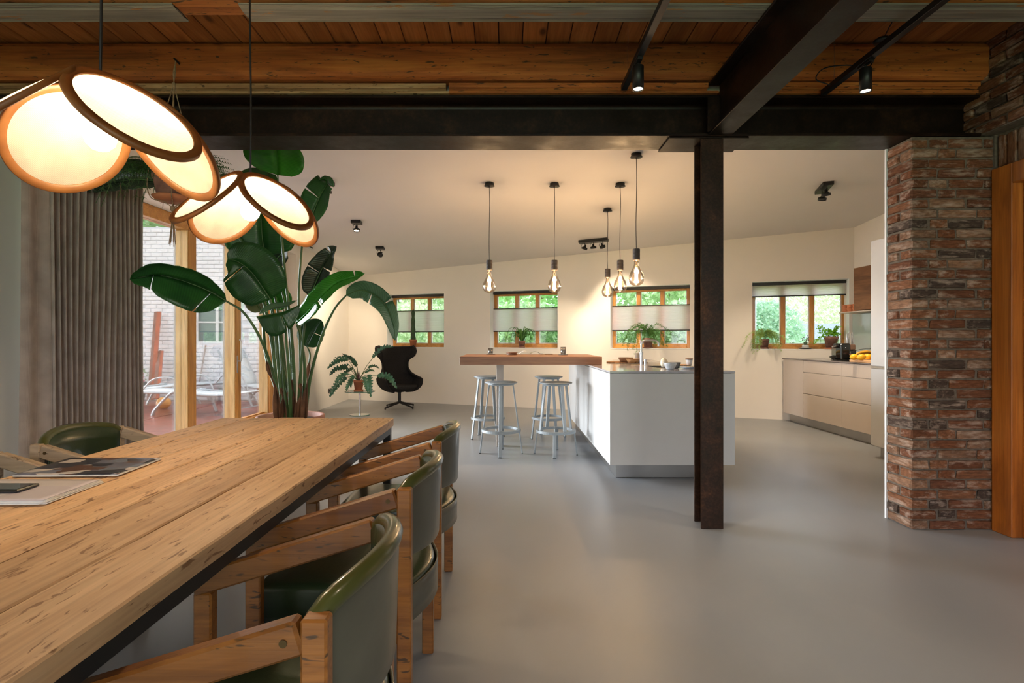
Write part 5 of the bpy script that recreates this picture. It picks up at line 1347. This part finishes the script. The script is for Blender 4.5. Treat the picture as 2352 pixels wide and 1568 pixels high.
for k, dx in enumerate((-.042, -.018, .016, .036)):
    b0 = Vector((x0 + dx, yc, KZ + .2)); MB().tube([b0, b0 + Vector((.002, 0, .05)), b0 + Vector((-.004, 0, .12)), b0 + Vector((-.002, 0, .155 + .015 * (k % 2)))], [.008, .011, .008, .006], 8).build('knife_handle', M['steelbr'], kb)
cd = thing('salt_shaker', 'small clear shaker in front of the knife block', 'shaker', tuple(kp(1948, 7.05)))
MB().lathe([(0, 0), (.03, 0), (.03, .115), (.026, .118), (0, .118)], cd.location, 20).build('glass_body', M['glass_clear'], cd)
MB().lathe([(0, .003), (.026, .003), (.026, .03), (0, .032)], cd.location, 16).build('salt', M['white'], cd)
# board, lemons, fruit bowl, banana
cbp = thing('cutting_board', 'pale wooden cutting board under the lemons on the right worktop', 'cutting board', (4.32, 6.2, KZ))
MB().box(4.145, 4.46, 5.6, 6.42, KZ, KZ + .028, .004).build('board_plank', M['cutboard'], cbp)
hob = MB().box(4.19, 4.70, 6.46, 6.70, KZ, KZ + .005, .001).build('induction_mat', pm('black_mat', (.02, .02, .022), .15, coat=.5)); tag(hob, 'flat black glass mat between the coffee machine and cutting board', 'mat')
for k, (px, Y) in enumerate([(1961.5, 6.28), (1978.5, 6.20), (1993, 6.38)]):
    X = (px - CX) * Y / F; c = Vector((X, Y, KZ + .028)); lm = thing('lemon', ['left lemon of three on the cutting board', 'middle lemon of three, in front, on the cutting board', 'right lemon of three, half behind, on the cutting board'][k], 'lemon', tuple(c), 'lemons on the cutting board')
    pr = [(0, -.052), (.008, -.048), (.012, -.044), (.028, -.030), (.036, -.010), (.036, .010), (.028, .030), (.012, .044), (.007, .047), (0, .048)]
    MB().lathe(pr, n=24, M=Matrix.Translation(c + Vector((0, 0, .036))) @ Matrix.Rotation(R(80), 4, 'Y') @ Matrix.Rotation(R(20 * k), 4, 'X')).build('lemon_body', M['lemon'], lm)
fb = bowl('fruit_bowl', 'wide brown stoneware fruit bowl behind the lemons', Vector((4.50, 6.70, KZ + .006)), .15, .075, 'ceramic_brown')
bn = thing('banana', 'spotted ripe banana lying across the fruit bowl', 'banana', (4.52, 6.62, KZ + .07))
b0 = Vector((4.49, 6.63, KZ + .085))
MB().tube([b0 + Vector((-.125, 0, 0)), b0 + Vector((-.11, 0, .008)), b0 + Vector((-.06, 0, .025)), b0 + Vector((0, 0, .032)), b0 + Vector((.06, 0, .025)), b0 + Vector((.11, 0, .004)), b0 + Vector((.135, 0, -.004))], [.006, .014, .020, .021, .020, .013, .006], 10).build('banana_body', M['banana'], bn)
for k in range(2):
    c = Vector((4.47 + .09 * k, 6.70, KZ + .04)); t = thing('apple', ['left', 'right'][k] + ' reddish apple inside the brown fruit bowl', 'apple', tuple(c)); MB().lathe([(0, .004), (.02, 0), (.036, .02), (.038, .04), (.026, .062), (.006, .058), (0, .054)], c, 20).build('apple_body', pm('apple_skin', (.35, .12, .05), .4, 0, .3, 10), t)
skt = thing('power_strip', 'black wall power strip with two sockets above the worktop', 'socket', (4.985, 6.95, 1.08))
MB().box(4.965, 4.989, 6.5, 7.16, 1.045, 1.145, .004).build('cover_plate', M['blackplastic'], skt)
for y in (7.10, 6.99): MB().lathe([(.027, 0), (.027, .004), (.021, .004), (.019, -.004), (0, -.004)], n=18, M=Matrix.Translation((4.965, y, 1.095)) @ Matrix.Rotation(-PI / 2, 4, 'Y')).build('outlet', M['darkgap'], skt)
cbl = MB().tube(spline([(4.955, 7.10, 1.095), (4.88, 7.12, 1.08), (4.75, 7.1, 1.075), (cm.location.x + .15, 6.95, 1.03)], 14), .004, 6).build('power_cable', M['blackplastic']); tag(cbl, 'black cable from the wall power strip to the coffee machine', 'cable')

# ---------------------------------------------------------------- things on the bar
BZT = 1.0225
def bp(px, py): return at_z(px, py, BZT)
def coaster(label, c, r=.055): 
    o = MB().lathe([(0, 0), (r, 0), (r, .005), (0, .005)], c, 26, smooth=False).build('coaster', M['blackmetal']); tag(o, label, 'coaster'); return c + Vector((0, 0, .005))
c = coaster('round black coaster under the espresso glass', bp(1127, 813.6))
eg = thing('espresso_glass', 'small glass of espresso on a black coaster at the left of the bar', 'glass', tuple(c))
MB().lathe([(0, 0), (.026, 0), (.028, .004), (.031, .072), (.0295, .072), (.027, .010), (0, .010)], c, 26).build('glass_body', M['glass_clear'], eg)
MB().lathe([(0, .011), (.0265, .011), (.028, .03), (0, .03)], c, 20).build('coffee', M['coffee'], eg)
bowl('shallow_bowl', 'shallow brown bowl on the bar beside the open magazine', bp(1175.5, 815), .068, .030, 'ceramic_brown', foot=.75)
om = thing('open_magazine', 'open magazine lying on the bar behind the shallow bowl', 'magazine', tuple(bp(1215, 813)))
mc = om.location
for s in (-1, 1):
    def pg(u, v, s=s): return (mc.x + .01 + s * .165 * u, mc.y - .10 + .24 * v, BZT + .003 + (.034 * math.sin(min(1, u * 1.25) * PI) * (1 if s < 0 else .8) + .001))
    o = MB().grid(pg, 16, 4, flip=(s < 0)).build('page', M['paper'] if s < 0 else M['mag1'], om); solid(o, .003, 0)
o = MB().box(bp(1260, 813.5).x - .05, bp(1260, 813.5).x + .05, bp(1260, 813.5).y - .03, bp(1260, 813.5).y + .04, BZT, BZT + .007, .003).build('phone', M['blackplastic']); tag(o, 'black phone lying on the bar between magazine and water glass', 'phone')
c = coaster('round black coaster under the water glass', bp(1293.5, 815), .056)
wg = thing('water_glass', 'clear tumbler of water on a black coaster at the right of the bar', 'glass', tuple(c))
MB().lathe([(0, 0), (.027, 0), (.029, .004), (.031, .09), (.0295, .09), (.0275, .010), (0, .010)], c, 26).build('glass_body', M['glass_clear'], wg)
MB().lathe([(0, .011), (.0272, .011), (.029, .06), (0, .06)], c, 20).build('water', glass('water', (.93, .97, .98), .08), wg)

# ---------------------------------------------------------------- things on the island
IZ = .936
def ip(px, py): return at_z(px, py, IZ)
o = MB().lathe([(0, 0), (.20, 0), (.205, .006), (.20, .012), (0, .012)], ip(1440, 832.5), 40, sx=1.15).build('wicker_mat', pm('wicker', (.25, .14, .08), .8, 0, .4, 60, bmp=.8)); tag(o, 'round brown woven mat under the wooden bowls on the island', 'mat')
W[o.name] = W[o.name]
mz = IZ + .013
c = at_z(1437, 831, mz); bowl('wooden_bowl', 'reddish wooden bowl at the back of the woven mat', c, .085, .05, 'ceramic_brown', foot=.55)
c = at_z(1446, 832, mz) + Vector((0, -.16, 0)); bowl('wooden_bowl', 'greyish brown wooden bowl in front on the woven mat', c, .075, .045, 'packing', foot=.55)
c = at_z(1465, 832.5, mz); cp = thing('stoneware_cup', 'tall grey-brown stoneware cup behind the tap', 'cup', tuple(c)); MB().lathe([(0, 0), (.028, 0), (.03, .005), (.031, .105), (.028, .105), (.027, .01), (0, .01)], c, 24).build('cup_body', M['ceramic_grey'], cp)
c = ip(1527, 843.5); eggv = thing('egg_vase', 'cream egg-shaped ceramic vase behind the speckled bowl', 'vase', tuple(c)); MB().lathe([(0, 0), (.022, .002), (.034, .02), (.037, .04), (.033, .062), (.022, .080), (.008, .090), (0, .091)], n=28, M=Matrix.Translation(c) @ Matrix.Rotation(R(-8), 4, 'Y')).build('vase_body', M['cream'], eggv)
bowl('speckled_bowl', 'speckled white glazed bowl at the front of the island', ip(1539, 848.5), .058, .060, 'ceramic_white', foot=.42)
bowl('grey_bowl', 'plain grey bowl half behind the speckled white bowl', ip(1553, 846) + Vector((0, .03, 0)), .052, .055, 'ceramic_grey', foot=.5)
pc_ = ip(1583, 846.5); pl_ = thing('dinner_plate', 'stack of pale glazed plates beside the steel column on the island', 'plate', tuple(pc_))
for k in range(2): MB().lathe([(0, .001), (.05, .001), (.085, .012), (.088, .014), (.05, .006), (0, .006)], pc_ + Vector((0, 0, .007 * k)), 32).build('plate', M['ceramic_white'], pl_)
c = ip(1590, 841) + Vector((.01, .12, 0)); cp = thing('glazed_cup', 'pale glazed cup with brown rim behind the plates at the steel column', 'cup', tuple(c)); MB().lathe([(0, 0), (.022, 0), (.03, .03), (.036, .075), (.033, .075), (.027, .03), (0, .008)], c, 24).build('cup_body', M['ceramic_white'], cp); MB().lathe([(.0335, .062), (.0365, .062), (.0368, .076), (.033, .0762), (.0335, .062)], c, 24).build('cup_rim', M['ceramic_brown'], cp)
c = ip(1566, 840); o = MB().lathe([(0, 0), (.07, 0), (.09, .012), (.086, .014), (.06, .006), (0, .006)], c, 30).build('wooden_plate', M['cutboard']); tag(o, 'shallow wooden plate behind the grey bowl on the island', 'plate')

# ---------------------------------------------------------------- courtyard outside the glazed doors
pt = struct(MB().box(-13, -3.62, 1.0, 11.2, -.16, -.04).build('floor', pm('patio_base', (.30, .12, .09), .3)))
k = 0
for i in range(12):
    for j in range(10):
        x = -3.64 - .6 * (i + 1); y = 4.6 + .6 * j
        if y > 10.6 or x < -9.5: continue
        px = CX + F * (x + .3) / (y + .3)
        MB().box(x + .004, x + .596, y + .004, y + .596, -.04, -.004 - .002 * ((i * 7 + j * 3) % 3), .003).build('tile', M['tile'], pt)
# whitewashed brick wall of the outbuilding
yw = thing('outbuilding', 'whitewashed brick outbuilding wall across the courtyard', 'building', (-7.6, 10.95, -.05))
wx0, wx1, wz = -9.4, -3.62, 3.52
wins = [(-6.42, -5.52, 1.12, 2.02), (-8.35, -7.53, 1.12, 2.02)]
mb = MB(); xs = sorted([wx0, wx1] + [q for w in wins for q in w[:2]])
for a, b in zip(xs, xs[1:]):
    w = [w for w in wins if abs(w[0] - a) < 1e-6]
    if w: mb.box(a, b, 10.91, 11.2, -.05, w[0][2]); mb.box(a, b, 10.91, 11.2, w[0][3], wz)
    else: mb.box(a, b, 10.91, 11.2, -.05, wz)
mb.build('wall_core', M['whitemortar'], yw)
rw_ = random.Random(2); allb = []
z = -.03; r_ = 0
while z < wz - .06:
    x = wx0 + (.12 if r_ % 2 else 0)
    while x < wx1 - .1:
        if not any(w[0] - .23 < x < w[1] and w[2] - .07 < z < w[3] for w in wins): allb.append((x, z))
        x += .235
    z += .082; r_ += 1
allb.sort(key=lambda q: (abs(q[0] + 6.0) + abs(q[1] - .9)))
brickmesh = MB().box(0, .222, -.0, .03, 0, .070, .005)
bo = None; rest = MB()
for i, (x, z) in enumerate(allb):
    if i < 290:
        if bo is None: bo = MB().box(x, x + .222, 10.892, 10.912, z, z + .070, .005).build('brick', M['whitebrick'], yw); bc = (x, z, bo.location.copy())
        else:
            o = bo.copy(); C.objects.link(o); o.location = bc[2] + Vector((x - bc[0], rw_.uniform(-.003, .003), z - bc[1]))
    else: rest.box(x, x + .222, 10.892 + rw_.uniform(-.003, .003), 10.912, z, z + .070, .005)
o = rest.build('brick_rows', M['whitebrick'], yw); o['kind'] = 'stuff'
for (a, b, z0, z1) in wins:
    fw_ = MB().box(a, a + .06, 10.96, 11.02, z0, z1).box(b - .06, b, 10.96, 11.02, z0, z1).box(a + .06, b - .06, 10.96, 11.02, z0, z0 + .06).box(a + .06, b - .06, 10.96, 11.02, z1 - .06, z1)
    fo = fw_.build('window', M['white'], yw)
    MB().box((a + b) / 2 - .03, (a + b) / 2 + .03, 10.97, 11.01, z0 + .06, z1 - .06).box(a + .06, b - .06, 10.968, 11.012, (z0 + z1) / 2 - .015, (z0 + z1) / 2 + .015).build('glazing_bar', M['white'], fo)
    MB().box(a + .06, b - .06, 11.0, 11.005, z0 + .06, z1 - .06).build('pane', pm('dark_reflecting_pane', (.10, .16, .14), .03, coat=1), fo)
# leaning rusty steel beams
for k, (a, b, lab, w) in enumerate([((350, 918, 10.3), (366, 716, 10.75), 'tall rusty coral-painted steel beam leaning against the white outbuilding', .16), ((362, 915, 10.1), (372, 806, 10.6), 'shorter rusty coral-painted steel beam leaning beside the tall one', .14)]):
    p0, p1 = at(*a), at(*b); p0.z = max(p0.z, .0)
    t = thing('leaning_beam', lab, 'steel beam', (p0.x, p0.y, 0), 'rusty steel beams leaning outside')
    MB().bar(p0, p1, w * .5, .02, (0, -1, 0)).build('face', M['coral'], t)
    MB().bar(p0 + Vector((-w * .40, .0, 0)), p1 + Vector((-w * .40, .0, 0)), .07, .014, (0, -1, 0)).build('flange', M['terracotta_old'], t)
    MB().bar(p0 + Vector((-w * .28, .05, 0)), p1 + Vector((-w * .28, .05, 0)), .02, .08, (0, -1, 0)).build('web', M['coral'], t)
o = MB().cyl(at(458, 880, 10.78), at(473, 792, 10.88), .014, n=8).build('broomstick', pm('grey_wood_stick', (.45, .38, .34), .8)); tag(o, 'bare wooden pole leaning on the white outbuilding under its window', 'pole')
# sun loungers
def lounger(label, c, rz, back=0, arms=True):
    t = thing('sun_lounger', label, 'sun lounger', (0, 0, 0), 'grey sun loungers in the courtyard')
    for s in (-1, 1):
        MB().tube(spline([(s * .30, -.95, .36), (s * .30, -.5, .33), (s * .30, .1, .36), (s * .30, .35, .36)], 14), .019, 8).build('side_rail', M['alu'], t)
        MB().tube(spline([(s * .30, -.72, .34), (s * .31, -.86, .18), (s * .32, -1.0, .0)], 8), .021, 8).build('leg', M['alu'], t)
        MB().tube(spline([(s * .31, -.10, .0), (s * .31, .05, .30), (s * .31, .2, .37), (s * .31, .5, .10), (s * .31, .56, .0)], 14), .021, 8).build('leg', M['alu'], t)
        if arms: MB().tube(spline([(s * .34, -.05, .30), (s * .35, .1, .55), (s * .35, .22, .61), (s * .35, .5, .58), (s * .34, .7, .42)], 14), .013, 8).build('arm', M['alu'], t)
        ex = (s * .30, .35 + .75 * math.cos(back), .36 + .75 * math.sin(back))
        MB().tube([(s * .30, .35, .36), ex], .019, 8).build('back_rail', M['alu'], t)
        MB().lathe([(0, 0), (.024, 0), (.024, .03), (0, .03)], (s * .32, -1.0, 0), 10).build('foot_cap', M['blackplastic'], t)
    MB().bar((-.32, -.9, .12), (.32, -.9, .12), .05, .01).build('brace', M['alu'], t)
    def sg(u, v): return (-.29 + .58 * u, -.95 + 1.3 * v, .355 - .03 * math.sin(v * PI) + .01)
    o = MB().grid(sg, 4, 12).build('seat_panel', M['mesh_fabric'], t); solid(o, .006, 0)
    def bg(u, v): return (-.29 + .58 * u, .35 + .74 * v * math.cos(back), .365 + .74 * v * math.sin(back))
    o = MB().grid(bg, 4, 6).build('back_panel', M['mesh_fabric'], t); solid(o, .006, 0)
    return place(t, c, rz)
lounger('grey sun lounger nearest the curtain with its foot end over the orange gourd', (-6.35, 9.75, -.004), R(-35), arms=False)
lounger('grey sun lounger in the middle glass leaf with curved legs', (-5.05, 8.7, -.004), R(80), 0)
lounger('grey sun lounger at the right glass leaf with its back raised', (-4.6, 9.95, -.004), R(72), R(62))
c = at_z(388, 935, 0); gd = thing('gourd', 'round orange gourd on the wet tiles under the left lounger', 'gourd', (c.x, 9.35, -.004))
MB().lathe([(0, 0), (.05, .0), (.10, .05), (.115, .10), (.10, .16), (.05, .195), (0, .19)], gd.location, 24).build('gourd_body', M['pumpkin'], gd)
fp = thing('flower_pot', 'dark flower pot with pink flowers outside beside the curtain edge', 'plant', (-7.3, 10.45, -.004)); MB().lathe([(0, 0), (.15, 0), (.2, .38), (.17, .38), (.16, .34), (0, .34)], fp.location, 24).build('pot', pm('slate_pot', (.10, .13, .15), .6), fp)
rr = random.Random(1)
for nm, mt, n in (('foliage', 'tree1', 160), ('flowers', 'pinkf', 40)):
    if mt == 'pinkf': M[mt] = pm('pink_petals', (.75, .15, .25), .6)
    mb = MB()
    for k in range(n):
        p = fp.location + Vector((rr.gauss(0, .10), rr.gauss(0, .10), .40 + rr.uniform(0, .22))); d = Vector((rr.uniform(-1, 1), rr.uniform(-1, 1), rr.uniform(-1, 1))).normalized() * .03; e_ = d.cross(Vector((0, 1, .3))).normalized() * .018
        mb.add([p, p + d + e_, p + d * 1.6, p + d - e_], [(0, 1, 2, 3)], False, [(.1, .5), (.5, .1), (.9, .5), (.5, .9)])
    o = mb.build(nm, M[mt], fp); o['kind'] = 'stuff'

# ---------------------------------------------------------------- garden behind the back wall
struct(MB().hexa([(-30, -30, -.6), (40, -30, -.6), (40, 60, -.6), (-30, 60, -.6), (-30, -30, -.17), (40, -30, -.17), (40, 60, -.17), (-30, 60, -.17)]).build('ground', M['grass']))
def tree(name, label, cat, c, rad, zc, n, size, mat, trunk=True, seed=1, group=None, shell=.45):
    t = thing(name, label, cat, (c[0], c[1], -.17), group); rr = random.Random(seed); mb = MB()
    for k in range(n):
        while True:
            p = Vector((rr.uniform(-1, 1), rr.uniform(-1, 1), rr.uniform(-1, 1)))
            if shell < p.length < 1: break
        q = 1 + .22 * noise.noise(p * 3 + Vector((seed, 0, 0))); p = Vector((c[0] + p.x * rad[0] * q, c[1] + p.y * rad[1] * q, zc + p.z * rad[2] * q))
        if p.z < -.1: p.z = rr.uniform(-.1, .3)
        d = Vector((rr.uniform(-1, 1), rr.uniform(-1, 1), rr.uniform(-.8, .6))).normalized(); s = size * rr.uniform(.6, 1.2); e_ = d.cross(Vector((rr.uniform(-1, 1), rr.uniform(-1, 1), .3))).normalized() * s * .35
        mb.add([p, p + d * s * .5 + e_, p + d * s, p + d * s * .5 - e_], [(0, 1, 2, 3)], False, [(.1, .5), (.5, .1), (.9, .5), (.5, .9)])
    o = mb.build('foliage', M[mat], t); o['kind'] = 'stuff'
    if trunk: MB().tube([(c[0], c[1], -.17), (c[0] + .1, c[1], zc * .5), (c[0], c[1], zc)], [.12, .10, .05], 8).build('trunk', M['bark'], t)
    return t
tree('shrub', 'dense green shrub right behind the left window', 'shrub', (-2.3, 13.2), (1.5, .9, 1.35), .75, 9000, .12, 'tree2', False, 2)
tree('shrub', 'leafy green shrub right behind the window at the bar', 'shrub', (.6, 12.4), (1.4, .9, 1.35), .7, 10000, .12, 'tree1', False, 3)
tree('shrub', 'leafy green shrub right behind the window at the tap', 'shrub', (3.3, 11.5), (1.2, .8, 1.2), .65, 9000, .11, 'tree1', False, 4)
tree('tree', 'tall leafy tree behind the left window', 'tree', (-3.6, 17), (2.6, 2.0, 4.5), 4.2, 14000, .20, 'tree2', True, 5)
tree('tree', 'tall leafy tree behind the window at the bar', 'tree', (1.2, 19), (3.0, 2.0, 4.6), 4.2, 14000, .20, 'tree1', True, 6)
tree('tree', 'pale leafy tree behind the window at the tap', 'tree', (4.9, 16), (2.0, 1.8, 4.2), 4.0, 14000, .20, 'tree2', True, 7)
tree('conifer', 'rounded blue-green conifer seen through the left part of the right kitchen window', 'conifer', (7.6, 15.8), (1.3, 1.0, 1.4), .95, 14000, .12, 'conifer', False, 8)
tree('tree', 'hazy pale trees far behind the right kitchen window', 'tree', (16.5, 30), (6, 2.5, 5), 3.0, 30000, .20, 'palefoliage', False, 9)
tree('tree', 'green treetop above the white outbuilding', 'tree', (-11.0, 16.5), (3.6, 2.2, 3.0), 4.2, 9000, .22, 'tree1', True, 10)
sd = thing('garden_shed', 'grey board shed with dark roof far behind the right kitchen window', 'shed', (14.9, 25.5, -.17))
for i in range(16): MB().box(13.3 + i * .2 + .01, 13.3 + i * .2 + .19, 24.5, 24.54, -.17, 1.25).build('board', M['shedwood'], sd)
MB().box(13.32, 16.48, 24.54, 26.5, -.17, 1.24).build('shed_wall', M['shedwood'], sd)
MB().hexa([(13.0, 24.2, 1.25), (16.8, 24.2, 1.25), (16.8, 26.6, 1.25), (13.0, 26.6, 1.25), (13.9, 25.2, 2.0), (16.4, 25.2, 2.0), (16.4, 25.8, 2.0), (13.9, 25.8, 2.0)]).build('roof', M['shedroof'], sd)
